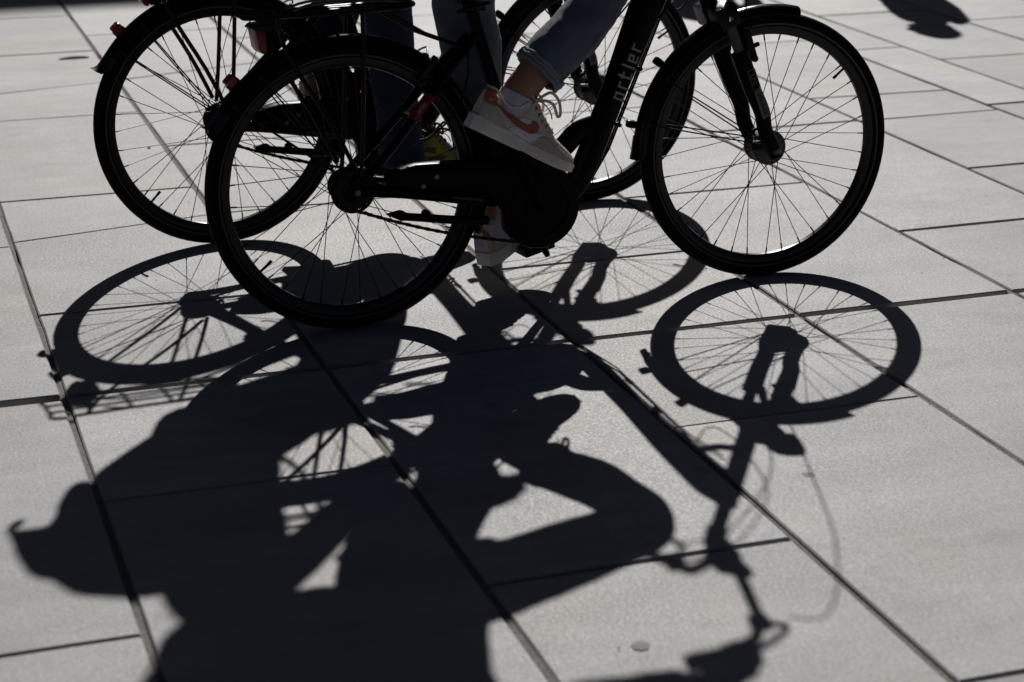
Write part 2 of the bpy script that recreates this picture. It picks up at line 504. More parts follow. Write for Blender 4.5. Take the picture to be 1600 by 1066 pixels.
for a in A_LINES[1:-1]:
    rr = random.Random(int(a * 1000)); V = []; F = []
    nb = 90
    for i in range(nb + 1):
        b = B_MIN + (B_MAX - B_MIN) * i / nb
        z = -0.0055 + rr.uniform(-0.0015, 0.0012) - (0.006 if rr.random() < 0.10 else 0)
        V += [ab(a - JA - 0.002, b, z - 0.001), ab(a + rr.uniform(-.003, .003), b, z + rr.uniform(-.001, .001)), ab(a + JA + 0.002, b, z)]
    for i in range(nb):
        for k in (0, 1): F.append((i * 3 + k, i * 3 + k + 1, i * 3 + k + 4, i * 3 + k + 3))
    MB().add(V, F).build('mortar_joint', M_MORTAR, PAV)

# ------------------------------------------------------------------ building whose roof edge shades the far plaza
def building():
    b0, b1, a0, a1, H = 27.1, 40.0, -34.0, 36.0, 12.0
    rt = empty('building', Matrix.Translation(ab(1, b0)) @ Matrix.Rotation(TH - math.pi / 2, 4, 'Z'))
    tag(rt, 'three storey rendered building with flat roof closing the far side of the plaza', 'building')
    MB().box((0, 6.6, H / 2 - 0.1), (70, 13, H - 0.2)).build('wall', M_WALL, rt, smooth=False)
    MB().box((0, 6.55, H - 0.05), (70.6, 13.5, 0.30)).build('cornice', M_WALL, rt, smooth=False, bevel=0.02)
    MB().box((0, 6.6, H + 0.13), (69.5, 12.6, 0.06)).build('roof', M_ROOF, rt, smooth=False)
    fr = MB()
    for sx in (-1, 1): fr.box((sx * 0.62, 0, 0), (0.09, 0.12, 1.9))
    for sz in (-1, 1): fr.box((0, 0, sz * 0.95), (1.33, 0.12, 0.09))
    fr.box((0, 0, 0), (0.05, 0.1, 1.81))
    pn = MB().box((0, 0.02, 0), (1.15, 0.03, 1.81))
    f0 = p0 = None
    for row in range(3):
        for i in range(16):
            M = Matrix.Translation((-31.5 + i * 4.2, 0.05, 2.1 + row * 3.7))
            if f0 is None:
                f0 = fr.build('window', M_ROOF, rt, M, smooth=False); p0 = pn.build('pane', M_GLASS, f0, smooth=False)
            else:
                f = link('window', f0.data, rt, M); link('pane', p0.data, f)
building()

# ------------------------------------------------------------------ lettering
STROKES = {'o': [[(0, 0), (.62, 0), (.62, 1), (0, 1), (0, -.16)]], 'r': [[(0, 0), (0, 1), (.5, 1)]],
           't': [[(.62, 0), (.12, 0), (.12, 1.45)], [(-.12, 1), (.55, 1)]], 'l': [[(.1, 0), (.1, 1.45)]],
           'e': [[(.62, 0), (0, 0), (0, 1), (.62, 1), (.62, .5), (0, .5)]]}
ADV = {'o': .92, 'r': .66, 't': .80, 'l': .36, 'e': .92}


def logo(name, text, size, m, parent, M, weight=0.17, depth=0.0012, track=0.12):
    """squared stroke lettering lying in its local x-y plane, raised a hair along z"""
    mb = MB(); x = 0
    for ch in text:
        for st in STROKES[ch]:
            for (ax, ay), (bx, by) in zip(st, st[1:]):
                d = Vector((bx - ax, by - ay, 0)); L = d.length; d /= L
                c = Vector(((ax + bx) / 2 + x, (ay + by) / 2, 0)) * size
                rot = Matrix(((d.x, -d.y, 0), (d.y, d.x, 0), (0, 0, 1)))
                wv = weight * (1.25 if abs(d.y) > 0.5 else 0.9)
                mb.box(c, ((L + weight) * size, wv * size, depth * (1 + 0.15 * len(mb.v) / 400)), rot)
        x += ADV[ch] + track
    for v in mb.v: v.x -= x * size / 2
    return mb.build(name, m, parent, M, smooth=False)


def text(name, body, size, m, parent, M, depth=0.0004):
    cu = bpy.data.curves.new(name, 'FONT'); cu.body = body; cu.size = size; cu.extrude = depth
    cu.align_x = 'CENTER'; cu.align_y = 'CENTER'
    cu.materials.append(m)
    o = bpy.data.objects.new(name, cu); COL.objects.link(o)
    me = bpy.data.meshes.new_from_object(o.evaluated_get(bpy.context.evaluated_depsgraph_get()))
    bpy.data.objects.remove(o); me.name = name
    return link(name, me, parent, M)


def side_plane(p, xdir, face=(0, -1, 0)):
    """matrix putting local x along xdir and local z along face, origin p"""
    x = Vector(xdir).normalized(); z = Vector(face); z = (z - x * z.dot(x)).normalized(); y = z.cross(x)
    M = Matrix((x, y, z)).transposed().to_4x4(); M.translation = Vector(p)
    return M


# ------------------------------------------------------------------ bicycle
WR, TR = 0.352, 0.0225
_spokes = {}


def spoke_mesh(side, dirn, rf, rear):
    key = (side, dirn, rf)
    if key not in _spokes:
        a = R(66) * dirn
        p0 = Vector((rf * math.cos(a), side * 0.030, rf * math.sin(a)))
        p1 = Vector((0.2935, side * 0.004, 0))
        d = (p1 - p0).normalized()
        mb = MB().tube([p0 - d * 0.002, p0 + d * 0.001, p1 - d * 0.017, p1 - d * 0.016, p1], [0.0012, 0.00115, 0.00115, 0.0021, 0.0022], n=5)
        o = mb.build('spoke', M_SPOKE); _spokes[key] = o.data
        bpy.data.objects.remove(o)
    return _spokes[key]


def wheel(parent, M, front, phase):
    w = empty('wheel', M, parent)
    rc = WR - TR
    prof = []
    for k in range(18):
        a = R(-132 + k * 264 / 17)
        prof.append((rc + TR * math.cos(a) - (0.0012 if k in (6, 8, 9, 11) else 0), TR * math.sin(a)))
    MB().lathe(prof, n=96).build('tyre', M_TYRE, w)
    for s in (-1, 1):
        MB().lathe([(rc - 0.0062, s * 0.0218), (rc - 0.0105, s * 0.0201), (rc - 0.0103, s * 0.0195), (rc - 0.006, s * 0.0212)], n=96).build('reflective_stripe', M_STRIPE, w)
    MB().lathe([(0.317, -0.0125), (0.3165, -0.0095), (0.309, -0.0095), (0.309, 0.0095), (0.3165, 0.0095), (0.317, 0.0125), (0.300, 0.0122), (0.2935, 0.0075), (0.2920, 0), (0.2935, -0.0075), (0.300, -0.0122)], n=96).build('rim', M_RIM, w)
    rf = 0.031 if front else 0.036
    for k in range(36):
        side = 1 if k % 2 else -1
        dirn = 1 if (k // 2) % 2 else -1
        sp = link('spoke', spoke_mesh(side, dirn, rf, not front), w, Matrix.Rotation(-R(phase + k * 10), 4, 'Y'))
    # valve
    a = R(phase + 5 + (23 if front else -150))
    d = Vector((math.cos(a), 0, math.sin(a)))
    MB().tube([d * 0.296, d * 0.268, d * 0.267, d * 0.256, d * 0.2555], [0.0034, 0.0034, 0.0042, 0.0042, 0.002], n=8, upv=(0, 1, 0)).build('valve', M_RUBBER, w)
    if front:
        MB().lathe([(0.0045, -0.062), (0.0045, -0.036), (0.030, -0.034), (0.046, -0.033), (0.0465, -0.029), (0.040, -0.027), (0.041, 0.022), (0.046, 0.024), (0.046, 0.029), (0.012, 0.034), (0.0045, 0.036), (0.0045, 0.062)], n=40, closed=False).build('hub_dynamo', M_DYN, w)
        hb = MB()
        for i in range(18):
            a = 2 * math.pi * i / 18
            hb.lathe([(0.0022, -0.0345), (0.0022, -0.033)], (0.0405 * math.cos(a), 0, 0.0405 * math.sin(a)), n=6, closed=False)
        hb.build('spoke_hole', M_PRINT, w)
        MB().box((-0.045, -0.045, 0.012), (0.028, 0.018, 0.024)).build('connector', M_PLASTIC, w, bevel=0.003)
    else:
        MB().lathe([(0.0055, -0.075), (0.0055, -0.06), (0.028, -0.056), (0.034, -0.044), (0.030, -0.036), (0.041, -0.033), (0.041, -0.028), (0.032, -0.048), (0.032, 0.024), (0.041, 0.028), (0.041, 0.033), (0.028, 0.036), (0.026, 0.055), (0.0055, 0.058), (0.0055, 0.075)], n=36, closed=False).build('hub', M_DARKMET, w)
        sg = MB()
        sg.lathe([(0.0565, -0.047), (0.0565, -0.0435), (0.0500, -0.0435), (0.0500, -0.047)], n=48)
        sg.lathe([(0.041, -0.047), (0.041, -0.0435), (0.020, -0.0435), (0.020, -0.047)], n=48)
        for i in range(12):
            a = 2 * math.pi * i / 12
            rot = Matrix.Rotation(-a, 3, 'Y')
            sg.box((0.0455 * math.cos(a), -0.0452, 0.0455 * math.sin(a)), (0.011, 0.003, 0.016), rot)
        sg.build('spoke_guard', M_PLASTIC, w, smooth=False)
        MB().lathe([(0.046, -0.054), (0.046, -0.0515), (0.015, -0.0515), (0.015, -0.054)], n=40).build('sprocket', M_DARKMET, w)
    return w


def guard_section(w=0.0285):
    out = []
    for k in range(11):
        a = R(-84 + 16.8 * k); out.append((0.027 * math.cos(a) ** 0.9 - 0.027, w * math.sin(a)))
    inn = [(r - 0.0018, y * 0.955) for r, y in reversed(out)]
    return [(0.3705 + r, y) for r, y in out + inn]


def bicycle(M, label, wb, steer, crank_deg, ph, near):
    B = empty('bicycle', M)
    tag(B, label, 'bicycle', 'bicycles ridden across the plaza')
    HF = Vector((wb, 0, WR))
    du = wb - 1.1485
    ax0 = Vector((1.0 + du, 0, 0.69)); axd = Vector((-0.36, 0, 0.93)).normalized()
    S = Matrix.Translation(ax0) @ Matrix.Rotation(R(steer), 4, axd) @ Matrix.Translation(-ax0)
    axp = lambda z: ax0 + axd * ((z - ax0.z) / axd.z)
    wheel(B, Matrix.Translation((0, 0, WR)), False, ph[0])
    wheel(B, S @ Matrix.Translation(HF), True, ph[1])
    BB = Vector((0.475, 0, 0.27))
    # ---- frame
    f = MB()
    f.tube(spline([(0.545, 0, 0.262), (0.575, 0, 0.275), (0.625, 0, 0.335), (0.72, 0, 0.545), (0.80, 0, 0.725), (0.875 + du, 0, 0.88), (0.905 + du, 0, 0.935)], 5), [0.026] * 5 + [0.029] * 5 + [0.030] * 5 + [0.030 + 0.0016 * i for i in range(5)] + [0.038 + 0.001 * i for i in range(5)] + [0.043 - 0.002 * i for i in range(6)], n=16, flat=1.12)
    f.tube([BB + Vector((-0.002, 0, 0)), (0.43, 0, 0.42), (0.345, 0, 0.72), (0.325, 0, 0.795)], [0.021, 0.0185, 0.0175, 0.0175], n=14)
    f.tube(spline([(0.655, 0, 0.445), (0.61, 0, 0.432), (0.565, 0, 0.395), (0.50, 0, 0.372), (0.435, 0, 0.388)], 5), 0.019, n=12, flat=1.5)
    f.tube([axp(0.715), axp(0.735), axp(0.94), axp(0.965)], [0.025, 0.022, 0.022, 0.024], n=16)
    f.tube([(0.475, -0.045, 0.27), (0.475, 0.045, 0.27)], 0.026, n=16, upv=(1, 0, 0))
    for s in (-1, 1):
        f.tube(spline([(0.02, s * 0.066, 0.352), (0.12, s * 0.06, 0.338), (0.30, s * 0.046, 0.302), (0.45, s * 0.03, 0.275)], 4), 0.0125, n=10, flat=1.25)
        f.tube(spline([(0.01, s * 0.066, 0.365), (0.10, s * 0.058, 0.452), (0.24, s * 0.036, 0.60), (0.335, s * 0.018, 0.695)], 4), 0.0115, n=10)
        f.prism([(-0.02, 0.352), (-0.01, 0.335), (0.03, 0.336), (0.05, 0.350), (0.04, 0.362), (0.02, 0.388), (0.0, 0.385)], s * 0.062, s * 0.070)
    f.tube([(0.16, -0.05, 0.513), (0.16, 0.05, 0.513)], 0.008, n=8, upv=(1, 0, 0))
    f.tube(spline([axp(0.80) + Vector((-0.02, 0, -0.02)), (0.90 + du, 0, 0.765), (0.835, 0, 0.772)], 5), 0.010, n=8)
    f.build('frame', M_FRAME, B)
    # print on the frame
    dtd = Vector((0.18, 0, 0.415)).normalized()
    nrm = Vector((dtd.z, 0, -dtd.x))
    logo('lettering', 'ortler', 0.0225, M_LETTER, B, side_plane(Vector((0.7465, -0.0350, 0.582)) + nrm * 0.004, dtd), weight=0.19, depth=0.006, track=0.42)
    text('web_address', 'www.ortlerrad.at', 0.0125, M_GREYP, B, side_plane((0.285, -0.0655, 0.307), (0.30, 0.05, -0.062), (0.1, -1, 0.1)))
    st0, st1 = Vector((0.155, -0.0515, 0.511)), Vector((0.205, -0.044, 0.564))
    MB().tube([st0, st1], 0.0138, n=12).build('brand_sleeve', M_REDP, B)
    logo('sleeve_lettering', 'ortler', 0.0062, M_LETTER, B, side_plane((st0 + st1) / 2 + Vector((0, -0.0142, 0)), st1 - st0), weight=0.2, depth=0.0012)
    MB().lathe([(0.005, -0.003), (0.005, 0.003)], (0.32, -0.02, 0.69), n=10, closed=False).build('bolt', M_STEEL, B)
    # ---- seat clamp, post, saddle
    MB().tube([(0.327, 0, 0.785), (0.322, 0, 0.805)], 0.022, n=14).tube([(0.285, -0.028, 0.756), (0.33, -0.026, 0.766), (0.375, -0.024, 0.774)], [0.005, 0.0075, 0.006], n=8).box((0.335, 0, 0.765), (0.06, 0.046, 0.022)).build('seat_clamp', M_DARKMET, B, bevel=0.003)
    MB().tube([(0.326, 0, 0.79), (0.283, 0, 0.952)], 0.0138, n=12).build('seat_post', M_DARKMET, B)
    sd = MB()
    rings = []
    for u, hw, zt, th in ((0.13, 0.055, 0.985, 0.03), (0.145, 0.092, 0.992, 0.05), (0.18, 0.112, 0.993, 0.062), (0.22, 0.105, 0.990, 0.06), (0.26, 0.072, 0.987, 0.052), (0.31, 0.044, 0.986, 0.045), (0.37, 0.030, 0.984, 0.040), (0.405, 0.024, 0.980, 0.035), (0.418, 0.012, 0.974, 0.02)):
        rings.append([(u, hw * math.cos(2 * math.pi * k / 16), zt - th / 2 + th / 2 * math.sin(2 * math.pi * k / 16) * (1 if math.sin(2 * math.pi * k / 16) > 0 else 0.9)) for k in range(16)])
    sd.rings(rings); sd.build('saddle', M_LEATHER, B)
    # ---- fork group (turned with the steering)
    fk = MB()
    crown = axp(0.70)
    fk.box(crown + Vector((0.010, 0, 0.005)), (0.058, 0.158, 0.058), Matrix.Rotation(R(-21), 3, 'Y'))
    fk.tube([axp(0.68), axp(0.73)], 0.024, n=14)
    fk.build('fork_crown', M_DARKMET, B, S, bevel=0.006, seg=2)
    for s in (-1, 1):
        y = s * 0.064
        p0 = axp(0.70) + Vector((0.012, y, 0)); p1 = axp(0.575) + Vector((0.012, y, 0))
        MB().tube([p0, p1], 0.0135, n=14).build('stanchion', M_DYN, B, S)
        MB().tube([p0 + Vector((0.004, 0, -0.002)), p0 - axd * -0.028], [0.017, 0.012], n=12).build('fork_cap', M_CHROME, B, S)
        lp = spline([axp(0.615) + Vector((0.012, y, 0)), axp(0.60) + Vector((0.012, y, 0)), axp(0.52) + Vector((0.013, y, 0)), axp(0.455) + Vector((0.018, y, 0)), (wb - 0.030, y, 0.408), (wb - 0.006, y, 0.358), (wb + 0.004, y, 0.334)], 4)
        n_ = len(lp)
        lr = [0.0165, 0.0195] + [0.0215 - 0.0055 * (i / (n_ - 3)) for i in range(n_ - 2)]
        MB().tube(lp, lr, n=14, flat=1.12).build('fork_leg', M_FRAME, B, S)
        MB().lathe([(0.0125, s * 0.071), (0.0125, s * 0.079), (0.006, s * 0.086)], HF, n=6, closed=False).build('axle_nut', M_STEEL, B, S)
    MB().tube(spline([axp(0.60) + Vector((0.03, -0.06, 0)), axp(0.655) + Vector((0.045, -0.045, 0.0)), axp(0.672) + Vector((0.05, 0, 0.012)), axp(0.655) + Vector((0.045, 0.045, 0.0)), axp(0.60) + Vector((0.03, 0.06, 0))], 5), 0.011, n=10, upv=(1, 0, 0)).build('fork_bridge', M_FRAME, B, S)
    # decals on the right leg
    ld = Vector((0.32, 0, -0.86)).normalized()
    dp = axp(0.545) + Vector((0.018, -0.0875, 0))
    fr_ = MB()
    for cx, w in ((0, 0.052),):
        for sx in (-1, 1): fr_.box((sx * w / 2, 0, 0), (0.0015, 0.0215, 0.0006))
        for sy in (-1, 1): fr_.box((0, sy * 0.010, 0), (w, 0.0015, 0.0007))
    fr_.build('decal_frame', M_GREYP, B, S @ side_plane(dp, ld), smooth=False)
    text('decal_text', 'cro', 0.022, M_GREYP, B, S @ side_plane(dp, ld))
    dp2 = dp + ld * 0.069
    MB().box((0, 0, 0), (0.078, 0.0215, 0.0006)).build('decal_panel', M_GREYP, B, S @ side_plane(dp2, ld), smooth=False)
    text('decal_name', 'SPINNER', 0.0165, M_PRINT, B, S @ side_plane(dp2 + Vector((0, -0.0006, 0)), ld))
    # rim brakes
    def vbrake(c, M_, sg, tilt):
        for s in (-1, 1):
            mb = MB()
            rot = Matrix.Rotation(R(tilt), 3, 'Y')
            mb.box(Vector(c) + Vector((0, s * 0.034, 0.01)), (0.016, 0.013, 0.075), rot)
            mb.box(Vector(c) + rot @ Vector((0.004, s * 0.026, -0.006)), (0.014, 0.014, 0.014), rot)
            mb.box(Vector(c) + rot @ Vector((0.006, s * 0.021, 0.0)), (0.052, 0.009, 0.011), rot)
            mb.lathe([(0.009, s * 0.03), (0.009, s * 0.05)], Vector(c) + rot @ Vector((0.0, 0, -0.026)), n=10, closed=False)
            mb.build('brake_arm', M_DARKMET, B, M_, bevel=0.002)
        MB().tube(spline([Vector(c) + Vector((0, -0.036, 0.048)), Vector(c) + Vector((0.01, 0, 0.06)), Vector(c) + Vector((0, 0.036, 0.048))], 5), 0.0024, n=6).build('brake_noodle', M_STEEL, B, M_)
    vbrake(axp(0.615) + Vector((0.058, 0, 0.0)), S, 1, -18)
    vbrake((0.205, 0, 0.615), None, -1, 38)
    # ---- mudguards
    def stay(name, p, q, M_):
        MB().tube([p, q], 0.0021, n=6).build(name, M_SPOKE, B, M_)
    C0 = (0, 0, WR)
    gm = MB().arc(guard_section(), C0, -24, 151, 64, lambda t: 0.002 * t).build('mudguard', M_GUARD, B)
    flap = MB()
    rgs = []
    for a, dr in ((145, 0.002), (148.5, 0.003), (151.2, 0.006), (152.6, 0.013), (153.3, 0.021)):
        rgs.append([((r + dr) * math.cos(R(a)), y * 1.06, WR + (r + dr) * math.sin(R(a))) for r, y in guard_section()])
    flap.rings(rgs).build('mud_flap', M_FLAP, gm)
    rr = R(134.5)
    MB().box((0.389 * math.cos(rr), 0, WR + 0.389 * math.sin(rr)), (0.022, 0.036, 0.028), Matrix.Rotation(-R(134.5 - 180), 3, 'Y')).build('rear_reflector', M_RED, gm, bevel=0.003)
    MB().box((0.378 * math.cos(rr), 0, WR + 0.378 * math.sin(rr)), (0.02, 0.03, 0.034), Matrix.Rotation(-R(134.5), 3, 'Y')).build('reflector_mount', M_PLASTIC, gm, bevel=0.003)
    for s in (-1, 1):
        for a in (126, 141):
            stay('mudguard_stay', (-0.005, s * 0.066, 0.372), (0.353 * math.cos(R(a)), s * 0.0295, WR + 0.353 * math.sin(R(a))), None)
            MB().lathe([(0.006, s * 0.027), (0.006, s * 0.033)], (0.352 * math.cos(R(a)), 0, WR + 0.352 * math.sin(R(a))), n=10, closed=False).build('stay_bolt', M_DARKMET, B)
    gf = MB().arc(guard_section(), tuple(HF), 76.5, 178, 48).build('mudguard', M_GUARD, B, S)
    rgs = []
    for a, dr in ((172, 0.002), (175, 0.003), (178, 0.004), (181, 0.008)):
        rgs.append([(wb + (r + dr) * math.cos(R(a)), y * 1.08, WR + (r + dr) * math.sin(R(a))) for r, y in guard_section()])
    MB().rings(rgs).build('mud_flap', M_GUARD, gf)
    for s in (-1, 1):
        for a in (146, 166):
            e = HF + Vector((0.353 * math.cos(R(a)), s * 0.0295, 0.353 * math.sin(R(a))))
            stay('mudguard_stay', HF + Vector((-0.012, s * 0.07, 0.012)), e, S)
            MB().lathe([(0.005, s * 0.027), (0.005, s * 0.034)], (e.x, 0, e.z), n=10, closed=False).build('stay_bolt', M_DARKMET, B, S)
    for a in (141.5, 167.5):
        c = HF + Vector((0.381 * math.cos(R(a)), 0.012, 0.381 * math.sin(R(a))))
        MB().box(c, (0.026, 0.022, 0.020), Matrix.Rotation(-R(a - 180), 3, 'Y')).build('safety_clip', M_PLASTIC, B, S, bevel=0.005, seg=2)
    # ---- chain guard, chain, cranks, pedals
    poly = [(0.075, 0.388), (0.11, 0.400), (0.15, 0.407), (0.25, 0.4045), (0.35, 0.396), (0.43, 0.382)]
    cc = Vector((0.472, 0, 0.272))
    for i in range(24):
        a = R(84 - i * 10.2)
        poly.append((cc.x + 0.107 * math.cos(a), cc.z + 0.107 * math.sin(a)))
    poly += [(0.372, 0.268), (0.34, 0.318), (0.225, 0.332), (0.12, 0.351), (0.077, 0.357)]
    MB().prism(poly, -0.084, -0.046).build('chain_guard', M_PLASTIC, B, bevel=0.006, seg=2)
    cg = MB().lathe([(0.080, -0.0855), (0.080, -0.088), (0.074, -0.088), (0.074, -0.0855)], cc, n=48)
    cg.lathe([(0.040, -0.0855), (0.040, -0.089), (0.012, -0.089), (0.012, -0.0855)], cc, n=32)
    cg.build('chain_disc_rim', M_PLASTIC, B)
    for p in ((0.20, 0.372), (0.165, 0.352)):
        MB().lathe([(0.006, -0.084), (0.006, -0.0865)], (p[0], 0, p[1]), n=10, closed=False).build('bolt', M_STEEL, B)
    MB().lathe([(0.0095, -0.072), (0.0095, -0.082), (0.007, -0.086)], C0, n=6, closed=False).build('axle_nut', M_STEEL, B)
    MB().lathe([(0.0095, 0.072), (0.0095, 0.082), (0.007, 0.086)], C0, n=6, closed=False).build('axle_nut', M_STEEL, B)
    ch = MB()
    A0, A1 = Vector((-0.006, -0.053, 0.306)), Vector((0.42, -0.056, 0.182))
    nl = 35
    for i in range(nl):
        t = (i + 0.5) / nl; p = A0.lerp(A1, t) - Vector((0, 0, 0.012 * math.sin(math.pi * t)))
        ang = math.atan2(A1.z - A0.z, A1.x - A0.x)
        ch.box(p, (0.0115 if i % 2 else 0.0128, 0.0042 if i % 2 else 0.0072, 0.0088 if i % 2 else 0.0068), Matrix.Rotation(-ang, 3, 'Y'))
    for i in range(30):
        a = R(95 + i * 5.8); ch.box((0.047 * math.cos(a), -0.053, WR + 0.047 * math.sin(a)), (0.009, 0.006, 0.006), Matrix.Rotation(-a - math.pi / 2, 3, 'Y'))
    ch.build('chain', M_DARKMET, B, smooth=False)
    # folded kickstand along the lower chain run
    ks = MB().tube([(0.33, -0.085, 0.252), (0.25, -0.095, 0.262), (0.13, -0.10, 0.283), (0.095, -0.10, 0.289)], [0.012, 0.0115, 0.0105, 0.011], n=10)
    ks.prism([(0.062, 0.296), (0.10, 0.277), (0.108, 0.280), (0.112, 0.298), (0.10, 0.303)], -0.112, -0.088)
    ks.lathe([(0.011, -0.085), (0.011, -0.105)], (0.165, 0, 0.287), n=10, closed=False)
    ks.build('kickstand', M_PLASTIC, B, bevel=0.003)
    cd = Vector((math.cos(R(crank_deg)), 0, math.sin(R(crank_deg))))
    for s, d in ((-1, cd), (1, -cd)):
        y0, y1 = (s * 0.096, s * 0.098) if s < 0 else (0.062, 0.066)
        e = BB + d * (0.150 if near and s < 0 else 0.168)
        MB().tube([BB + Vector((0, y0, 0)), BB + d * 0.02 + Vector((0, y0, 0)), e + Vector((0, y1, 0)), e + d * 0.012 + Vector((0, y1, 0))], [0.019, 0.017, 0.0125, 0.010], n=10, flat=0.7).build('crank', M_DARKMET, B)
        pd = MB()
        pc = e + Vector((0, s * (0.138 if near and s < 0 else 0.15), 0))
        tilt = Matrix.Rotation(R(28 if s < 0 else -14) if near else R(8 if s < 0 else -10), 3, 'Y')
        pd.tube([e + Vector((0, y1, 0)), pc + Vector((0, s * 0.04, 0))], 0.007, n=8, upv=(1, 0, 0))
        for sx in (-1, 1):
            pd.box(pc + tilt @ Vector((sx * 0.036, 0, 0)), (0.014, 0.088, 0.024), tilt)
            pd.box(pc + tilt @ Vector((0, sx * 0.044, 0)), (0.085, 0.009, 0.022), tilt)
        pd.box(pc, (0.030, 0.088, 0.020), tilt)
        p_ = pd.build('pedal', M_PLASTIC, B, bevel=0.002)
        MB().box(pc + tilt @ Vector((0.0455, 0, 0)), (0.004, 0.05, 0.014), tilt).build('pedal_reflector', M_ORANGE if near else M_REDP, p_)
    # motor / control housing at the foot of the seat tube
    MB().prism([(0.345, 0.46), (0.36, 0.39), (0.42, 0.355), (0.475, 0.358), (0.487, 0.372), (0.487, 0.398), (0.44, 0.425), (0.40, 0.465)], -0.052, 0.052).build('drive_housing', M_PLASTIC, B, bevel=0.007, seg=2)
    MB().box((0.398, -0.0530, 0.413), (0.012, 0.0015, 0.0075), Matrix.Rotation(R(20), 3, 'Y')).build('charge_light', M_LED, B)
    # ---- rear rack, lights
    rk = MB()
    for y in (-0.066, 0.066):
        rk.tube(spline([(-0.245, y * 0.6, 0.778), (-0.225, y, 0.778), (-0.05, y, 0.778), (0.12, y, 0.780), (0.17, y * 0.55, 0.782), (0.185, 0, 0.783)], 5), 0.0055, n=8)
    for y in (-0.022, 0.022): rk.tube([(-0.24, y, 0.778), (0.18, y, 0.782)], 0.0042, n=8)
    for u in (-0.243, -0.16, -0.07, 0.02, 0.11): rk.tube([(u, -0.066 if u > -0.2 else -0.04, 0.7775), (u, 0.066 if u > -0.2 else 0.04, 0.7775)], 0.0045, n=8, upv=(1, 0, 0))
    for s in (-1, 1):
        rk.tube(spline([(0.012, s * 0.076, 0.39), (0.022, s * 0.076, 0.50), (0.034, s * 0.07, 0.70), (0.036, s * 0.066, 0.778)], 4), 0.0058, n=8)
        rk.tube(spline([(0.002, s * 0.078, 0.40), (-0.055, s * 0.078, 0.52), (-0.15, s * 0.070, 0.69), (-0.17, s * 0.066, 0.778)], 4), 0.0058, n=8)
        rk.tube([(0.10, s * 0.045, 0.772), (0.20, s * 0.032, 0.712), (0.30, s * 0.022, 0.672)], 0.005, n=8)
    R_ = rk.build('rear_rack', M_DARKMET, B)
    sp = MB()
    for y in (-0.03, 0.03): sp.tube(spline([(-0.12, y, 0.786), (-0.05, y, 0.800), (0.10, y, 0.796), (0.15, y * 0.3, 0.79)], 5), 0.0034, n=8)
    sp.build('spring_clip', M_STEEL, R_)
    MB().prism([(-0.150, 0.762), (-0.212, 0.758), (-0.222, 0.748), (-0.170, 0.742)], -0.045, 0.045).build('light_bracket', M_FLAP, R_, bevel=0.003)
    tl = MB().prism([(-0.188, 0.752), (-0.150, 0.752), (-0.150, 0.705), (-0.165, 0.692), (-0.188, 0.692)], -0.034, 0.034).build('tail_light', M_PLASTIC, B, bevel=0.004)
    MB().prism([(-0.2165, 0.752), (-0.1885, 0.752), (-0.1885, 0.690), (-0.200, 0.690), (-0.209, 0.703)], -0.036, 0.036).build('red_lens', M_RED, tl, bevel=0.005, seg=2)
    # ---- cockpit
    MB().tube([axp(0.965), axp(1.06)], 0.0155, n=12).tube(spline([axp(1.035), axp(1.085) + Vector((0.005, 0, 0)), (0.872 + du, 0, 1.10)], 4), [0.021] * 4 + [0.020] * 4 + [0.018], n=12).tube([(0.872 + du, -0.024, 1.10), (0.872 + du, 0.024, 1.10)], 0.022, n=14, upv=(1, 0, 0)).build('stem', M_DARKMET, B, S)
    half = [(0.872, 0, 1.10), (0.870, 0.04, 1.108), (0.857, 0.12, 1.127), (0.835, 0.20, 1.136), (0.780, 0.262, 1.136), (0.665, 0.292, 1.126)]
    hs = spline([(x + du, y, z) for x, y, z in half], 5)
    zt = lambda y: ((0.125 * min(y, 0.16) / 0.16 if y > 0 else -0.06 * y) if near else 0.0)
    path = [(x, -y, z + zt(-y)) for x, y, z in reversed(hs[1:])] + [(x, y, z + zt(y)) for x, y, z in hs]
    MB().tube(path, 0.0112, n=10, upv=(0, 0, 1)).build('handlebar', M_DARKMET, B, S)
    MB().box((0.872 + du, 0.0, 1.135), (0.07, 0.075, 0.022), Matrix.Rotation(R(-25), 3, 'Y')).build('display', M_PLASTIC, B, S, bevel=0.006, seg=2)
    for s in (-1, 1):
        MB().tube([(x, s * y, z + zt(s * y)) for x, y, z in hs[-7:]], [0.0155, 0.0165, 0.0165, 0.016, 0.0165, 0.0175, 0.016], n=12, upv=(0, 0, 1)).build('grip', M_RUBBER, B, S)
        lv = MB().tube(spline([(0.835 + du, s * 0.205, 1.132), (0.868 + du, s * 0.228, 1.124), (0.860 + du, s * 0.258, 1.118), (0.80 + du, s * 0.305, 1.110), (0.75 + du, s * 0.325, 1.106)], 5), 0.0062, n=8, upv=(0, 0, 1))
        lv.box((0.838 + du, s * 0.198, 1.134), (0.034, 0.028, 0.026))
        for v in lv.v: v.z += zt(s * 0.22)
        lv.build('brake_lever', M_DARKMET, B, S)
    # cables, lamp
    cab = [[(0.868, -0.225, 1.122), (0.955, -0.215, 1.135), (1.045, -0.13, 1.03), (1.075, -0.05, 0.86), (1.075, -0.03, 0.72), (1.06, -0.03, 0.67)],
           [(0.868, 0.225, 1.245), (0.97, 0.18, 1.19), (1.05, 0.10, 0.97), (1.02, 0.035, 0.80), (0.90, 0.03, 0.79), (0.83, 0.035, 0.74)],
           [(0.85, 0.17, 1.24), (0.95, 0.15, 1.22), (1.02, 0.08, 1.03), (0.99, 0.04, 0.86), (0.945, 0.04, 0.745), (0.90, 0.035, 0.72), (0.86, 0.03, 0.79)]]
    for c in (cab if near else cab[1:]):
        MB().tube(spline([(x + du, y, z) for x, y, z in c], 7), 0.0022, n=6).build('brake_cable', M_RUBBER, B)
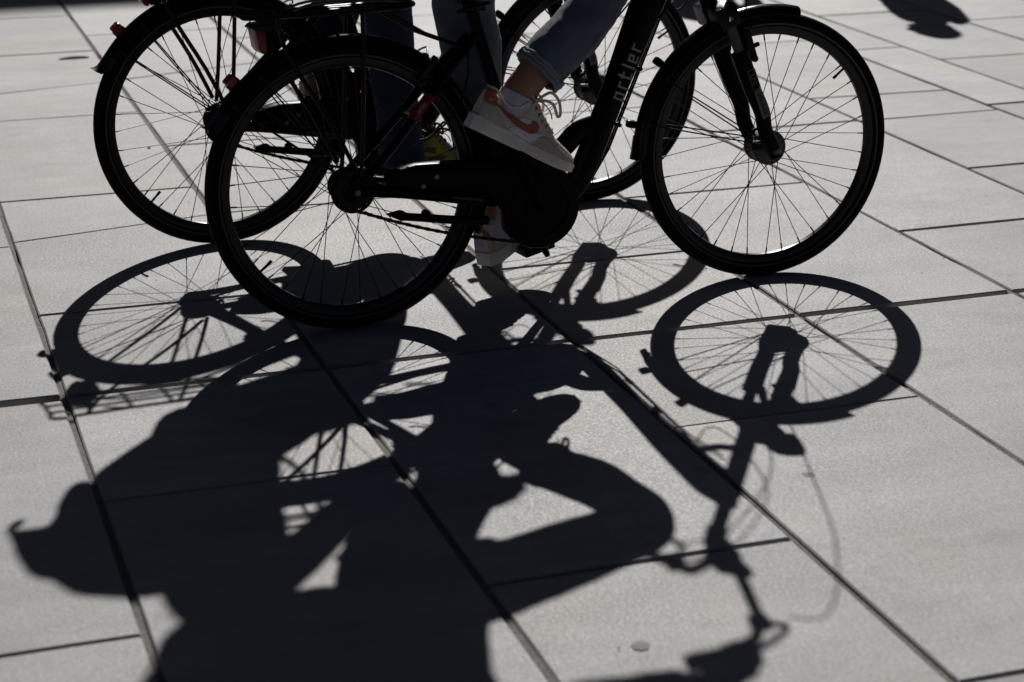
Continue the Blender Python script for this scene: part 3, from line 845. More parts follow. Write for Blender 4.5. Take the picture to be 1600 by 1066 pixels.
    for off, y in ((0.006, -0.012), (0.012, 0.012)):
        MB().tube([Vector((0.575, y, 0.27)) + nrm * (0.028 + off), Vector((0.66, y, 0.40)) + nrm * (0.030 + off), Vector((0.80, y, 0.725)) + nrm * (0.038 + off), Vector((0.86, y, 0.83)) + nrm * (0.048 + off)], 0.0027, n=6).build('down_tube_cable', M_RUBBER, B)
    cl = MB()
    for t in (0.0, 0.52, 1.0):
        p = Vector((0.685, 0, 0.46)).lerp(Vector((0.80, 0, 0.725)), t)
        cl.box(p + nrm * 0.040, (0.010, 0.034, 0.013), Matrix.Rotation(-R(66), 3, 'Y'))
    cl.build('cable_clip', M_PLASTIC, B, bevel=0.002)
    MB().tube(spline([(0.31, -0.03, 0.67), (0.30, -0.05, 0.60), (0.265, -0.055, 0.52), (0.20, -0.055, 0.468), (0.17, -0.056, 0.46)], 5), 0.0026, n=6).build('rear_cable', M_RUBBER, B)
    hl = MB()
    rg = []
    for u, r in ((1.02, 0.010), (1.03, 0.024), (1.05, 0.033), (1.075, 0.037), (1.085, 0.036)):
        rg.append([(u + du, r * math.cos(2 * math.pi * k / 18), 0.795 + r * 0.95 * math.sin(2 * math.pi * k / 18)) for k in range(18)])
    h_ = hl.rings(rg).build('headlight', M_PLASTIC, B, S)
    MB().lathe([(0.033, 0), (0.030, 0.003), (0.016, 0.006)], (0, 0, 0), n=20, closed=False).build('lens', M_CLEAR, h_, Matrix.Translation((1.0855 + du, 0, 0.795)) @ Matrix.Rotation(R(-90), 4, 'Z'))
    MB().tube([axp(0.72) + Vector((0.03, 0, 0)), (1.035 + du, 0, 0.745), (1.045 + du, 0, 0.765)], 0.007, n=8).build('lamp_bracket', M_DARKMET, B, S)
    return B, S, BB, cd


def frame_matrix(ox, oy, phi, lean):
    D = Vector((math.cos(phi), math.sin(phi), 0))
    L = Vector((math.sin(lean) * math.sin(phi), -math.sin(lean) * math.cos(phi), math.cos(lean)))
    N = L.cross(D)
    M = Matrix((D, N, L)).transposed().to_4x4(); M.translation = (ox, oy, 0)
    return M


MN = frame_matrix(-0.3901, 4.5529, R(22.384), R(-3.819))
MF = frame_matrix(-0.8132, 5.2994, R(23.633), R(1.993))
bicycle(MN, 'nearer black city bicycle with chain guard, ridden by the person in rolled jeans', 1.1485, -4.27, 115, (4, 12), True)
bicycle(MF, 'farther black city bicycle, partly hidden behind the other, ridden by the person in dark jeans', 1.1404, 0.64, -29, (11, 3), False)

# ------------------------------------------------------------------ people
TEX = bpy.data.textures.new('cloth_folds', 'CLOUDS'); TEX.noise_scale = 0.075; TEX.noise_depth = 2
TEX2 = bpy.data.textures.new('soft_folds', 'CLOUDS'); TEX2.noise_scale = 0.05; TEX2.noise_depth = 1


def skinned(mb, name, m, parent=None, M=None, voxel=0.008, smooth=4, fold=0.0):
    o = mb.build(name, m, parent, M)
    md = o.modifiers.new('merge', 'REMESH'); md.mode = 'VOXEL'; md.voxel_size = voxel; md.use_smooth_shade = True
    sm = o.modifiers.new('soften', 'SMOOTH'); sm.factor = 0.5; sm.iterations = smooth
    if fold:
        d = o.modifiers.new('folds', 'DISPLACE'); d.texture = TEX; d.strength = fold; d.mid_level = 0.5; d.texture_coords = 'LOCAL'
    return o


SW0 = [(.030, .0786), (.0436, .073), (.07, .061), (.092, .0534), (.1057, .0505), (.123, .0477), (.1335, .0478), (.144, .0494), (.1545, .0600)]
SW1 = [(.030, .0802), (.0436, .0797), (.07, .072), (.092, .068), (.1057, .0661), (.123, .0645), (.1285, .068), (.1335, .078), (.144, .0815), (.1545, .072)]
TOP = [(0, .098), (.013, .111), (.03, .100), (.05, .089), (.068, .085), (.09, .094), (.108, .116), (.124, .126), (.14, .112), (.16, .096), (.19, .077), (.22, .063), (.245, .055), (.27, .047), (.282, .040), (.288, .031)]
HW = [(0, .020), (.01, .030), (.03, .0365), (.08, .037), (.13, .039), (.19, .047), (.23, .046), (.26, .038), (.278, .026), (.288, .010)]
TS = [(0, .036), (.08, .0335), (.15, .027), (.29, .026)]


def shoe(parent, M, cols, k=1.0, bow_on=True):
    """trainer, heel at the origin, toe along +x, sole on z = 0"""
    up, mid, toe, accent, heel, sole, lace = cols
    Msc = M @ Matrix.Scale(k, 4)
    n = 20
    def ring(x, grow=0.0):
        w, tp, ts = interp(HW, x) + grow, interp(TOP, x), interp(TS, x)
        h = tp - ts + 0.006
        out = []
        for i in range(n + 1):
            a = math.pi * i / n
            cy, sz = math.cos(a), math.sin(a)
            y = -w * (abs(cy) ** 0.62) * (1 if cy > 0 else -1)
            out.append((x, y * (1 - 0.28 * sz ** 2 * (1 if x < 0.2 else 0.6)), ts - 0.006 + h * sz ** 0.9))
        return out
    xs = [0.001, 0.004, 0.009] + [0.016 + 0.0068 * i for i in range(38)] + [0.277, 0.282, 0.286]
    U = MB(); U.rings([ring(x) for x in xs]); s_ = U.build('shoe', up, parent, Msc)

    def side_y(x, z):
        r = ring(x); best = r[0]
        for p, q in zip(r[:n // 2], r[1:n // 2 + 1]):
            if p[2] <= z <= q[2]:
                t = (z - p[2]) / max(q[2] - p[2], 1e-6); return p[1] + (q[1] - p[1]) * t
        return r[n // 2][1] if z > r[n // 2][2] else r[0][1]

    def patch(name, x0, x1, lo, hi, m, off=0.0012, nx=22, nz=7, sides=(-1, 1), ms=None):
        for s in sides:
            V = []; F = []
            for i in range(nx + 1):
                x = x0 + (x1 - x0) * i / nx
                a, b = interp(lo, x), interp(hi, x)
                b = min(b, interp(TOP, x) - 0.001)
                for j in range(nz + 1):
                    z = a + (b - a) * j / nz
                    y = side_y(x, z) - off
                    V.append((x, y * (-s), z))
            for i in range(nx):
                for j in range(nz):
                    q = i * (nz + 1) + j; F.append((q, q + 1, q + nz + 2, q + nz + 1))
            o = MB().add(V, F).build(name, m, s_)
            sd = o.modifiers.new('thickness', 'SOLIDIFY'); sd.thickness = 0.0012; sd.offset = 0
    # sole
    S_ = MB(); rg = []
    for x, ext in [(-0.004, -0.006), (-0.002, 0.0), (0.004, 0.003)] + [(0.012 + 0.0085 * i, 0.004) for i in range(32)] + [(0.281, 0.004), (0.287, 0.002), (0.291, -0.003), (0.2925, -0.010)]:
        w = max(interp(HW, min(max(x, 0), 0.288)) + 0.0035 + ext * 0.3, 0.006); ts = interp(TS, x); tz = 0.006 * max(0, (x - 0.22) / 0.07) ** 2
        prof = [(-w * 0.93, tz), (-w * 0.985, tz + 0.003), (-w, tz + 0.008), (-w * 1.0, ts * 0.55), (-w * 0.985, ts * 0.6), (-w * 0.985, ts * 0.93), (-w * 0.95, ts)]
        rg.append([(x, y, z) for y, z in prof] + [(x, -y, z) for y, z in reversed(prof)])
    S_.rings(rg).build('sole', sole, s_, angle=30)
    patch('quarter_panel', 0.082, 0.168, [(.082, .0325), (.146, .0265), (.150, .028), (.168, .054)], [(.082, .036), (.095, .050), (.12, .050), (.168, .060)], mid, 0.0010)
    patch('throat_panel', 0.094, 0.135, [(.094, .062), (.135, .060)], [(.094, .066), (.11, .078), (.135, .079)], mid, 0.0008)
    patch('toe_panel', 0.150, 0.285, [(.15, .026), (.285, .026)], [(.15, .030), (.168, .054), (.185, .058), (.21, .048), (.25, .040), (.285, .032)], toe, 0.0011, nx=30)
    patch('heel_panel', 0.002, 0.080, [(.002, .035), (.08, .033)], [(.002, .074), (.03, .071), (.06, .056), (.08, .036)], toe, 0.0010)
    patch('heel_tab', 0.001, 0.034, [(.001, .074), (.034, .0725)], [(.001, .096), (.013, .110), (.034, .096)], heel, 0.0013)
    if k == 1.0: patch('emblem', 0.030, 0.1545, SW0, SW1, accent, 0.0026, nx=48)
    if k == 1.0: patch('small_emblem', 0.010, 0.024, [(.010, .0835), (.013, .0815), (.017, .082), (.024, .0865)], [(.010, .0845), (.013, .083), (.017, .0832), (.024, .087)], M_WHITEL, 0.0030, nx=14, nz=2)
    # collar lining edge
    col = [(x, 0.030 * (1 if x > 0.02 else x / 0.02 * 0.6 + 0.4) * sgn, interp(TOP, x) + 0.001) for sgn, rng in ((-1, range(2, 20)), (1, range(19, 1, -1))) for x in [0.0055 * i for i in rng]]
    MB().tube(col, 0.0030, n=8, closed=True, upv=(0, 0, 1)).build('collar', lace, s_)
    # tongue and laces
    tg = MB(); rg = []
    for x, z, w in ((0.098, 0.139, 0.017), (0.108, 0.134, 0.023), (0.125, 0.124, 0.024), (0.15, 0.106, 0.022), (0.185, 0.083, 0.020), (0.205, 0.072, 0.015)):
        rg.append([(x + 0.002 * math.sin(2 * math.pi * q / 10), w * math.cos(2 * math.pi * q / 10), z + 0.0042 * math.sin(2 * math.pi * q / 10)) for q in range(10)])
    tg.rings(rg).build('tongue', lace if k == 1.0 else accent, s_)
    lc = MB()
    for i in range(6):
        x = 0.126 + 0.0135 * i; z = interp(TOP, x) + 0.007
        for s in (-1, 1):
            lc.tube(spline([(x - 0.003 * s, -0.025, z - 0.016), (x, -0.018, z - 0.005), (x + 0.003 * s, 0.0, z - 0.001 + 0.001 * s), (x + 0.002 * s, 0.018, z - 0.005), (x + 0.004 * s, 0.025, z - 0.016)], 3), 0.0042, n=6, upv=(0, 0, 1), flat=1.0)
    lc.build('lace', M_LACE if k == 1.0 else M_TAN, s_)
    bow = MB()
    z0 = 0.124
    bow.tube(spline([(0.130, -0.008, z0), (0.139, -0.018, z0 + 0.022), (0.152, -0.024, z0 + 0.035), (0.176, -0.028, z0 + 0.024), (0.193, -0.028, z0 - 0.002), (0.189, -0.026, z0 - 0.010), (0.170, -0.024, z0 + 0.010), (0.150, -0.018, z0 + 0.012), (0.132, -0.006, z0 + 0.002)], 5), 0.0050, n=8, flat=0.75)
    bow.tube(spline([(0.130, 0.006, z0), (0.140, 0.020, z0 + 0.018), (0.165, 0.032, z0 + 0.006), (0.172, 0.034, z0 - 0.014), (0.150, 0.022, z0 - 0.004), (0.132, 0.008, z0 + 0.002)], 5), 0.0046, n=8, flat=0.75)
    bow.tube(spline([(0.131, -0.004, z0), (0.145, -0.02, z0 + 0.004), (0.168, -0.026, z0 - 0.008), (0.178, -0.03, z0 - 0.022)], 5), 0.003, n=6, flat=0.5)
    bow.ell((0.131, 0, z0 + 0.003), (0.007, 0.008, 0.006), 8, 6)
    if bow_on: bow.build('lace_bow', M_LACE if k == 1.0 else M_BROWN, s_)
    eye = MB()
    for x, z in ((0.098, 0.045), (0.128, 0.041)):
        eye.lathe([(0.0013, 0.0), (0.0013, 0.0006)], (x, side_y(x, z) - 0.0032, z), n=8, closed=False)
    eye.build('eyelet', M_PRINT, s_)
    return s_


def shoe_matrix(heel, direction, roll_up=(0, 0, 1)):
    x = Vector(direction).normalized(); u = Vector(roll_up); z = (u - x * u.dot(x)).normalized(); y = z.cross(x)
    M = Matrix((x, y, z)).transposed().to_4x4(); M.translation = Vector(heel)
    return M


def head_parts(mb, c, f):
    """head and neck shapes for a body mesh; c head centre, f facing direction (unit)"""
    c = Vector(c); f = Vector(f).normalized(); up = Vector((0, 0, 1)); s = up.cross(f)
    rot = Matrix((f, s, up)).transposed()
    mb.ell(c + up * 0.018 - f * 0.008, (0.096, 0.076, 0.102), rot=rot)
    mb.ell(c + f * 0.026 - up * 0.045, (0.062, 0.058, 0.072), rot=rot)
    mb.ell(c + f * 0.066 - up * 0.088, (0.022, 0.026, 0.020), rot=rot)
    mb.limb([(*(c + f * 0.088 + up * 0.018), .008, .008), (*(c + f * 0.104 - up * 0.022), .012, .012), (*(c + f * 0.094 - up * 0.034), .012, .008)], n=8, upv=tuple(s))
    for k in (-1, 1): mb.ell(c + s * (k * 0.077) - f * 0.008 - up * 0.01, (0.018, 0.008, 0.030), 10, 8, rot=rot)
    return rot, s, up


def face(body, c, f):
    c = Vector(c); f = Vector(f).normalized(); up = Vector((0, 0, 1)); s = up.cross(f); rot = Matrix((f, s, up)).transposed()
    for k in (-1, 1):
        MB().ell(c + f * 0.079 + s * (k * 0.031) + up * 0.008, (0.009, 0.0135, 0.008), 12, 8, rot=rot).build('eye', M_EYE, body)
        MB().tube(spline([c + f * 0.088 + s * (k * 0.016) + up * 0.027, c + f * 0.089 + s * (k * 0.032) + up * 0.032, c + f * 0.078 + s * (k * 0.048) + up * 0.027], 4), 0.0035, n=6).build('eyebrow', M_HAIR, body)
    MB().tube(spline([c + f * 0.080 + s * 0.024 - up * 0.058, c + f * 0.090 - up * 0.056, c + f * 0.080 - s * 0.024 - up * 0.058], 5), 0.006, n=8, upv=(0, 0, 1)).build('mouth', M_LIP, body)


def hand(mb, wrist, grip, axis, s):
    """palm over a bar at grip whose direction is axis; four curled fingers and a thumb (s = +1 left, -1 right)"""
    w = Vector(wrist); g = Vector(grip); a = Vector(axis).normalized()
    up = Vector((0, 0, 1)); out = a.cross(up) * (-1)
    if out.dot(Vector((0, s, 0))) < 0: out = -out
    mb.limb([(*w, .026, .020), (*(w.lerp(g, 0.5) + up * 0.022), .036, .018), (*(g + up * 0.027), .040, .015), (*(g + a * 0.03 + up * 0.025), .036, .013)], n=12, upv=tuple(out), sub=3)
    for i, (ln, r) in enumerate(((0.9, .0082), (1.0, .0088), (0.97, .0085), (0.8, .0075))):
        b = g + a * (0.042 - 0.022 * i) + up * 0.026
        pts = []
        for k in range(7):
            th = R(80 - k * 38 * ln)
            pts.append(b - up * 0.026 + out * (0.025 * math.cos(th)) + up * (0.026 * math.sin(th)))
        mb.tube(pts, [r, r, r * 1.05, r, r * .95, r * .9, r * .7], n=8, upv=tuple(a))
    t0 = g - a * 0.02 + up * 0.02 - out * 0.022
    mb.tube([t0, t0 + a * 0.022 - out * 0.008 - up * 0.008, t0 + a * 0.045 - out * 0.004 - up * 0.022, t0 + a * 0.06 + out * 0.006 - up * 0.030], [.012, .011, .010, .007], n=8)


def flesh(mb, secs): mb.limb(secs, n=14, sub=3)


def rider(M, label, sp):
    b = MB()
    g = sp
    for s, key in ((-1, 'R'), (1, 'L')):
        hip, kn, an = g['hip' + key], g['knee' + key], g['ankle' + key]
        flesh(b, [(*hip, .06, .065), (*Vector(hip).lerp(Vector(kn), .5), .050, .050), (*kn, .040, .040), (*Vector(kn).lerp(Vector(an), .35), .040, .044), (*an, .031, .036 if key == 'L' else .043), (*g['foot' + key], .028, .036)])
        sh, el, wr = g['sh' + key], g['el' + key], g['wr' + key]
        flesh(b, [(*sh, .045, .045), (*el, .036, .036), (*Vector(el).lerp(Vector(wr), .4), .034, .034), (*wr, .028, .026)])
        hand(b, wr, g['grip' + key], g['axis' + key], s)
    p, c, nk, hd = Vector(g['pelvis']), Vector(g['chest']), Vector(g['neck']), Vector(g['head'])
    b.limb([(*(p - Vector((0, 0, .07))), .13, .09), (*p, .16, .11), (*p.lerp(c, .5), .13, .095), (*c, .155, .105), (*(c + Vector((0, 0, .10))), .12, .08), (*nk, .055, .055), (*(hd - Vector((0, 0, .05))), .05, .055)], n=18)
    head_parts(b, hd, g['face'])
    body = skinned(b, 'person', M_SKIN, None, M, 0.0062, 3)
    tag(body, label, 'person', 'cyclists')
    face(body, hd, g['face'])
    hr = MB()
    f = Vector(g['face']).normalized(); up = Vector((0, 0, 1)); s_ = up.cross(f); rot = Matrix((f, s_, up)).transposed()
    hr.ell(hd + up * 0.030 - f * 0.020, (0.098, 0.087, 0.100), rot=rot)
    hr.ell(hd - up * 0.035 - f * 0.055, (0.050, 0.078, 0.085), rot=rot)
    if g.get('tail'):
        hr.limb([(*(hd + up * 0.03 - f * 0.10), .024, .024), (*(hd - f * 0.15), .03, .03), (*(hd - up * 0.12 - f * 0.15), .028, .028), (*(hd - up * 0.22 - f * 0.12), .012, .012)], n=10)
    skinned(hr, 'hair', M_HAIR, body, None, 0.008, 2)
    # jacket
    j = MB()
    if g.get('tail'): j.limb([(*(p + Vector((-.06, 0, -.232))), .03, .055), (*(p + Vector((-.055, 0, -.18))), .04, .095), (*(p + Vector((-.04, 0, -.10))), .06, .118), (*(p + Vector((-.02, 0, -.03))), .12, .12), (*p, .165, .13)], n=20)  # unseen low coat tail, added to close a lit gap in the rider's shadow
    dd = g.get('depth', .135)
    j.limb([(*(p + Vector((-.015, 0, -.085))), .16, .125), (*(p + Vector((-.01, 0, -.03))), .165, .13), (*(p + Vector((0, 0, .05))), .175, .135), (*p.lerp(c, .5), .165, dd - .007), (*c, .18, dd), (*(c + Vector((.02, 0, .10))), .135, .08), (*(nk - Vector((0, 0, .02))), .068, .066)], n=20)
    for key in 'RL':
        sh, el, wr = Vector(g['sh' + key]), Vector(g['el' + key]), Vector(g['wr' + key])
        j.limb([(*(sh + (c - sh) * .3), .06, .06), (*sh, .064, .064), (*sh.lerp(el, .6), .050, .052), (*el, .047, .047), (*el.lerp(wr, .5), .042, .042), (*el.lerp(wr, .93), .036, .036)], n=14)
    skinned(j, 'jacket', M_JACKET, body, None, 0.010, 3, 0.012)
    return body


# nearer rider
near = dict(hipR=(.285, -.095, 1.0), kneeR=(.670, -.135, .845), ankleR=(.402, -.135, .572), footR=(.375, -.135, .525),
            hipL=(.28, .095, 1.0), kneeL=(.385, .13, .61), ankleL=(.415, .14, .21), footL=(.425, .145, .15),
            pelvis=(.255, 0, 1.04), chest=(.275, 0, 1.36), neck=(.315, 0, 1.52), head=(.35, 0, 1.65), face=(1, .05, -.05),
            shR=(.285, -.175, 1.42), elR=(.46, -.25, 1.21), wrR=(.655, -.290, 1.18), gripR=(.725, -.276, 1.147), axisR=(.97, .2, .06),
            shL=(.285, .175, 1.42), elL=(.45, .235, 1.315), wrL=(.60, .285, 1.325), gripL=(.675, .285, 1.272), axisL=(.97, -.2, .06), tail=True)
PN = rider(MN, 'cyclist in rolled jeans and beige trainers with orange marks, pedalling the nearer bicycle', near)
jn = MB()
jn.limb([(.452, -.135, .616, .058, .060), (.475, -.135, .640, .060, .063), (.545, -.135, .700, .063, .067), (.612, -.135, .772, .064, .062), (.652, -.133, .845, .066, .064), (.640, -.130, .885, .068, .066), (.56, -.12, .915, .074, .072), (.42, -.105, .965, .082, .080), (.29, -.09, 1.0, .085, .09)], n=20, sub=5)
jn.limb([(.405, .142, .265, .056, .060), (.396, .138, .34, .056, .060), (.388, .133, .45, .060, .066), (.382, .130, .57, .066, .076), (.380, .128, .63, .068, .079), (.362, .124, .76, .070, .080), (.372, .116, .84, .074, .088), (.352, .110, .91, .076, .086), (.31, .095, 1.0, .085, .09)], n=20, sub=5)
jn.limb([(.28, 0, .93, .13, .09), (.265, 0, 1.0, .165, .125), (.26, 0, 1.08, .155, .115)], n=18)
JN = skinned(jn, 'jeans', M_JEAN1, PN, None, 0.0062, 3, 0.011)
dc = Vector((.0935, 0, .084)).normalized(); c0 = Vector((.446, -.135, .6105))
hem = MB()
for off, r0 in ((0.004, .0625), (0.0135, .0645), (0.022, .0640)):
    a_, b_ = frame_at(dc, Vector((0, 1, 0)))
    hem.tube([c0 + dc * (off + 0.002 * math.sin(k * 2.1)) + a_ * (r0 * .965 * math.cos(2 * math.pi * k / 28)) + b_ * (r0 * math.sin(2 * math.pi * k / 28)) for k in range(28)], [0.0052 + 0.0009 * math.sin(k * 3.7 + off * 900) for k in range(28)], n=8, upv=tuple(dc), closed=True)
hem.build('hem', M_JEAN1B, PN)
seam = []
for i in range(10):
    t = i / 9; p = Vector((.452, -.135, .616)).lerp(Vector((.64, -.135, .80)), t)
    q = p + Vector((.03, -.060 - 0.003 * math.sin(t * 3), -.026))
    seam.append(q)
MB().tube(seam, 0.0022, n=6).build('seam', M_JEAN1B, PN)
MB().limb([(.375, -.135, .520, .034, .046), (.388, -.135, .545, .036, .0475), (.398, -.135, .563, .0355, .047)], n=16).build('sock', M_WHITE, PN)
MB().limb([(.425, .146, .14, .034, .042), (.418, .145, .19, .035, .042), (.414, .144, .215, .034, .041)], n=16).build('sock', M_WHITE, PN)
NEARCOL = (M_CREAM, M_WHITEL, M_BEIGE, M_ORANGE, M_ORANGE, M_SOLE, M_CREAM)
shoe(PN, shoe_matrix((.264, -.135, .496), (.883, -.035, -.47)), NEARCOL)
shoe(PN, shoe_matrix((.405, .138, .083), (.78, .50, .25)), NEARCOL, bow_on=False)

# farther rider
far = dict(hipR=(.185, -.095, .985), kneeR=(.440, -.13, .705), ankleR=(.475, -.135, .285), footR=(.50, -.135, .235),
           hipL=(.185, .095, .985), kneeL=(.49, .13, .84), ankleL=(.335, .14, .46), footL=(.345, .14, .41),
           pelvis=(.185, 0, 1.03), chest=(.265, 0, 1.36), neck=(.29, 0, 1.53), head=(.32, 0, 1.67), depth=.125, face=(1, 0, -.05),
           shR=(.265, -.175, 1.40), elR=(.45, -.245, 1.115), wrR=(.645, -.290, 1.165), gripR=(.715, -.276, 1.142), axisR=(.97, .2, .06),
           shL=(.265, .175, 1.40), elL=(.45, .25, 1.17), wrL=(.645, .290, 1.165), gripL=(.715, .276, 1.142), axisL=(.97, -.2, .06))
PF = rider(MF, 'cyclist in dark blue jeans and lime green trainers, riding the farther bicycle', far)
jf = MB()
jf.limb([(.490, -.135, .222, .060, .070), (.474, -.135, .34, .057, .064), (.455, -.134, .52, .060, .066), (.442, -.132, .66, .066, .073), (.425, -.128, .735, .070, .076), (.32, -.115, .86, .080, .08), (.19, -.095, .985, .09, .095)], n=20, sub=5)
jf.limb([(.338, .14, .455, .056, .062), (.37, .138, .55, .058, .064), (.44, .134, .71, .062, .066), (.485, .130, .82, .066, .07), (.46, .125, .87, .070, .074), (.32, .11, .94, .08, .08), (.19, .095, .985, .09, .095)], n=20, sub=5)
jf.limb([(.20, 0, .92, .13, .10), (.19, 0, 1.0, .17, .13), (.19, 0, 1.08, .16, .12)], n=18)
skinned(jf, 'jeans', M_JEAN2, PF, None, 0.0075, 3, 0.012)
FARCOL = (M_LIME, M_BROWN, M_TAN, M_BROWN, M_REDP, M_TAN, M_BROWN)
shoe(PF, shoe_matrix((.437, -.135, .218), (.97, -.05, -.20)), FARCOL, 0.94)
shoe(PF, shoe_matrix((.285, .14, .372), (.99, .05, .0)), FARCOL, 0.98)


def backpack(M, label, prof, hw, extra=None):
    """prof: (z, back u, front u)"""
    rg = []
    for z, u0, u1, k in prof:
        cu, hu = (u0 + u1) / 2, (u1 - u0) / 2
        rg.append([(cu + hu * (abs(math.cos(2 * math.pi * q / 24)) ** 0.7) * (1 if math.cos(2 * math.pi * q / 24) > 0 else -1), hw * k * (abs(math.sin(2 * math.pi * q / 24)) ** 0.7) * (1 if math.sin(2 * math.pi * q / 24) > 0 else -1), z) for q in range(24)])
    o = MB().rings(rg).build('backpack', M_PACK, None, M)
    tag(o, label, 'backpack')
    return o


bp = backpack(MF, 'full dark backpack with a loop, worn by the cyclist on the farther bicycle',
              [(.86, .16, .20, .6), (.90, .125, .20, .9), (.95, .10, .20, 1), (.99, .075, .20, 1), (1.05, .012, .21, 1), (1.105, -.035, .215, 1), (1.185, -.072, .22, 1), (1.26, -.088, .22, 1), (1.325, -.078, .24, 1), (1.37, -.03, .25, .95), (1.398, .05, .25, .85), (1.410, .11, .23, .6)], .118)
MB().limb([(.06, 0, 1.27, .10, .10), (-.04, 0, 1.275, .075, .085), (-.095, 0, 1.255, .05, .052), (-.135, 0, 1.228, .024, .026), (-.160, 0, 1.210, .010, .012)], n=14).build('top_flap', M_PACK, bp)
MB().tube(spline([(-.145, 0, 1.215), (-.164, .0, 1.207), (-.172, 0, 1.192), (-.166, 0, 1.178), (-.158, 0, 1.180)], 5), .0095, n=8).build('strap_loop', M_PACK, bp)
pk = MB(); pk.ell((-.055, 0, 1.17), (.03, .09, .08)); pk.build('pocket', M_PACK, bp)
for s in (-1, 1):
    MB().tube(spline([(.19, s * .10, 1.40), (.27, s * .12, 1.50), (.375, s * .13, 1.42), (.40, s * .14, 1.22), (.30, s * .16, 1.02), (.18, s * .14, .95)], 5), 0.02, n=8, flat=0.35).build('shoulder_strap', M_PACK, bp)
bn = backpack(MN, 'flat bottomed dark backpack worn by the cyclist in rolled pale jeans',
              [(1.075, .045, .165, .9), (1.085, .02, .17, 1), (1.13, -.015, .17, 1), (1.20, -.04, .17, 1), (1.32, -.045, .17, 1), (1.41, -.02, .175, .9), (1.46, .03, .17, .6)], .115)
for s in (-1, 1):
    MB().tube(spline([(.16, s * .10, 1.40), (.27, s * .12, 1.48), (.355, s * .13, 1.42), (.375, s * .14, 1.27), (.31, s * .165, 1.12), (.16, s * .14, 1.04)], 5), 0.02, n=8, flat=0.35).build('shoulder_strap', M_PACK, bn)


# people standing beyond the frame whose shadows reach into it
def pedestrian(loc, yaw, h, label, pack, coat):
    M = Matrix.Translation(loc) @ Matrix.Rotation(yaw, 4, 'Z') @ Matrix.Scale(h / 1.72, 4)
    b = MB()
    for s in (-1, 1):
        flesh(b, [(0, s * .09, .90, .07, .08), (.02, s * .10, .48, .05, .055), (-.02, s * .10, .10, .032, .038), (.05, s * .105, .035, .04, .03), (.12, s * .11, .025, .035, .02)])
        flesh(b, [(0, s * .19, 1.40, .045, .045), (-.02, s * .25, 1.12, .036, .036), (.06, s * .25, .88, .024, .024)])
        hb = Vector((.07, s * .25, .84))
        b.limb([(*Vector((.06, s * .25, .89)), .018, .024), (*hb, .016, .04), (*(hb + Vector((.01, 0, -.045))), .014, .036)], n=10, sub=3)
        for i in range(4):
            f0 = hb + Vector((.035 - .02 * i, 0, -.05)); b.tube([f0, f0 + Vector((.004, -s * .004, -.03)), f0 + Vector((.002, -s * .014, -.055 + .006 * abs(i - 1)))], [.008, .0075, .006], n=6)
        b.tube([hb + Vector((.04, 0, 0)), hb + Vector((.06, 0, -.03)), hb + Vector((.06, -s * .006, -.055))], [.011, .009, .007], n=6)
    b.limb([(0, 0, .86, .13, .09), (0, 0, 1.0, .15, .10), (0, 0, 1.2, .13, .095), (0, 0, 1.36, .16, .10), (0, 0, 1.45, .11, .07), (.01, 0, 1.50, .055, .055), (.02, 0, 1.56, .05, .055)], n=16)
    head_parts(b, (.03, 0, 1.62), (1, 0, 0))
    body = skinned(b, 'person', M_SKIN, None, M, 0.0075, 3)
    tag(body, label, 'person', 'people standing beyond the bicycles')
    face(body, (.03, 0, 1.62), (1, 0, 0))
    hr = MB(); hr.ell((.01, 0, 1.65), (.098, .087, .10)); hr.ell((-.03, 0, 1.58), (.05, .08, .09))
    skinned(hr, 'hair', M_HAIR, body, None, 0.009, 2)
    t = MB()
    for s in (-1, 1): t.limb([(-.02, s * .10, .09, .055, .06), (.0, s * .10, .48, .068, .072), (0, s * .09, .85, .09, .095)], n=14)
    t.limb([(0, 0, .82, .15, .11), (0, 0, 1.0, .165, .12)], n=14)
    skinned(t, 'trousers', M_TROUSER, body, None, 0.011, 3, 0.01)
    j = MB(); j.limb([(0, 0, .86, .175, .13), (0, 0, 1.1, .165, .125), (0, 0, 1.36, .185, .13), (0, 0, 1.45, .14, .09), (.01, 0, 1.50, .07, .065)], n=18)
    for s in (-1, 1): j.limb([(0, s * .17, 1.40, .066, .066), (-.02, s * .25, 1.12, .052, .052), (.055, s * .25, .90, .038, .038)], n=12)
    skinned(j, 'coat', coat, body, None, 0.011, 3, 0.012)
    for s in (-1, 1):
        sh = MB(); sh.limb([(-.07, s * .10, .03, .034, .026), (-.02, s * .10, .045, .04, .045), (.07, s * .105, .035, .044, .033), (.16, s * .11, .022, .036, .02), (.19, s * .11, .02, .018, .012)], n=12)
        sh.build('shoe', M_PLASTIC, body)
    if pack:
        o = backpack(M, pack, [(1.0, -.19, -.10, .8), (1.03, -.21, -.10, 1), (1.2, -.22, -.10, 1), (1.38, -.20, -.10, 1), (1.46, -.16, -.09, .7)], .16)


pedestrian((1.90, 11.16, 0), R(184), 1.72, 'person in grey coat with backpack standing beyond the bicycles, shadow at upper right', 'square backpack on the person in the grey coat', M_COAT)
pedestrian((0.92, 11.10, 0), R(255), 1.66, 'person in a dark jacket standing beyond the nearer front wheel, shadow behind its fork', None, M_JACKET)

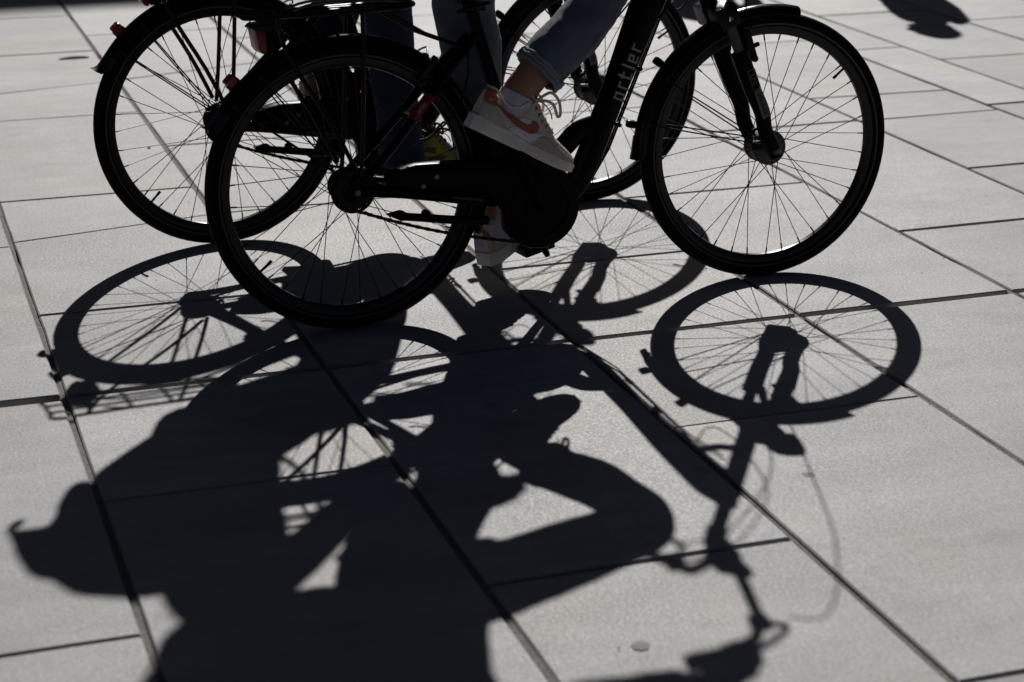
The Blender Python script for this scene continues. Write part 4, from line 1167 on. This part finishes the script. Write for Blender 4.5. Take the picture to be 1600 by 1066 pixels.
# ------------------------------------------------------------------ small things on the slabs
def flat_blob(name, x, y, rx, ry, h, m, label, cat, seed, z=0.0):
    r_ = random.Random(seed); n = 18
    o = [(rx * math.cos(2 * math.pi * k / n) * r_.uniform(.9, 1.08), ry * math.sin(2 * math.pi * k / n) * r_.uniform(.9, 1.08)) for k in range(n)]
    mb = MB().rings([[(a, b, -0.001) for a, b in o], [(a * .98, b * .98, h * .6) for a, b in o], [(a * .8, b * .8, h) for a, b in o]])
    b_ = mb.build(name, m, None, Matrix.Translation((x, y, z)))
    tag(b_, label, cat)
flat_blob('gum_spot', 0.2155, 2.905, .0165, .0185, .0012, M_GUM, 'round grey gum spot pressed on the slab at the bottom of the picture', 'gum', 1)
flat_blob('gum_spot', 0.6, 3.63, .016, .016, .0012, M_GUM, 'faint grey gum spot between the long frame shadow and the joint', 'gum', 2)
flat_blob('stone_chip', -1.2256, 6.42, .006, .005, .006, M_PEB, 'tiny pale stone chip on the slab left of the rear wheel', 'stone', 3)
flat_blob('stone_chip', 0.2215, 4.105, .012, .008, .008, M_PEB, 'pale chip of mortar lying in the joint beside the frame shadow', 'stone', 4, -0.004)
lf = MB()
pts = spline([(-.062, -.004, .003), (-.03, .002, .004), (.0, .003, .005), (.04, .001, .004), (.065, -.003, .003)], 4)
lf.tube(pts, [.0015 + .0075 * math.sin(math.pi * i / (len(pts) - 1)) ** 0.7 for i in range(len(pts))], n=8, upv=(0, 1, 0.2), flat=0.6)
tag(lf.build('dry_leaf', M_LEAF, None, Matrix.Translation((-1.815, 7.99, 0)) @ Matrix.Rotation(R(22), 4, 'Z')), 'narrow dark dry leaf lying on the slab at the upper left', 'leaf')

flat_blob('gum_spot', -1.05, 6.86, .02, .02, .0008, M_GUM, 'small flattened gum spot seen through the far rear wheel', 'gum', 6)
# sand and grit lying along the joints and thinly over the slabs
gr = MB(); rg_ = random.Random(12)
for i in range(2600):
    if i < 1900:
        a = rg_.choice(A_LINES[1:-1]) + rg_.gauss(0, 0.011); b = rg_.uniform(2.0, 8.5)
    else:
        a = rg_.uniform(-0.6, 4.6); b = rg_.uniform(2.2, 8.5)
    r = min(0.0009 * math.exp(rg_.gauss(0, 0.45)), 0.0035); c = ab(a, b, r * 0.35 + (0.0012 if i >= 1900 else 0.0))
    o_ = [Vector((rg_.uniform(.6, 1.2) * r, 0, 0)), Vector((0, rg_.uniform(.6, 1.2) * r, 0)), Vector((-rg_.uniform(.6, 1.2) * r, 0, 0)), Vector((0, -rg_.uniform(.6, 1.2) * r, 0))]
    gr.add([c + p for p in o_] + [c + Vector((0, 0, r * .7)), c - Vector((0, 0, r * .7))], [(0, 1, 4), (1, 2, 4), (2, 3, 4), (3, 0, 4), (1, 0, 5), (2, 1, 5), (3, 2, 5), (0, 3, 5)])
M_GRIT = mat('sand_grit', (0.17, 0.155, 0.135), 0.95, noise=(9, 0.5))
tag(gr.build('grit', M_GRIT, smooth=False), kind='stuff')
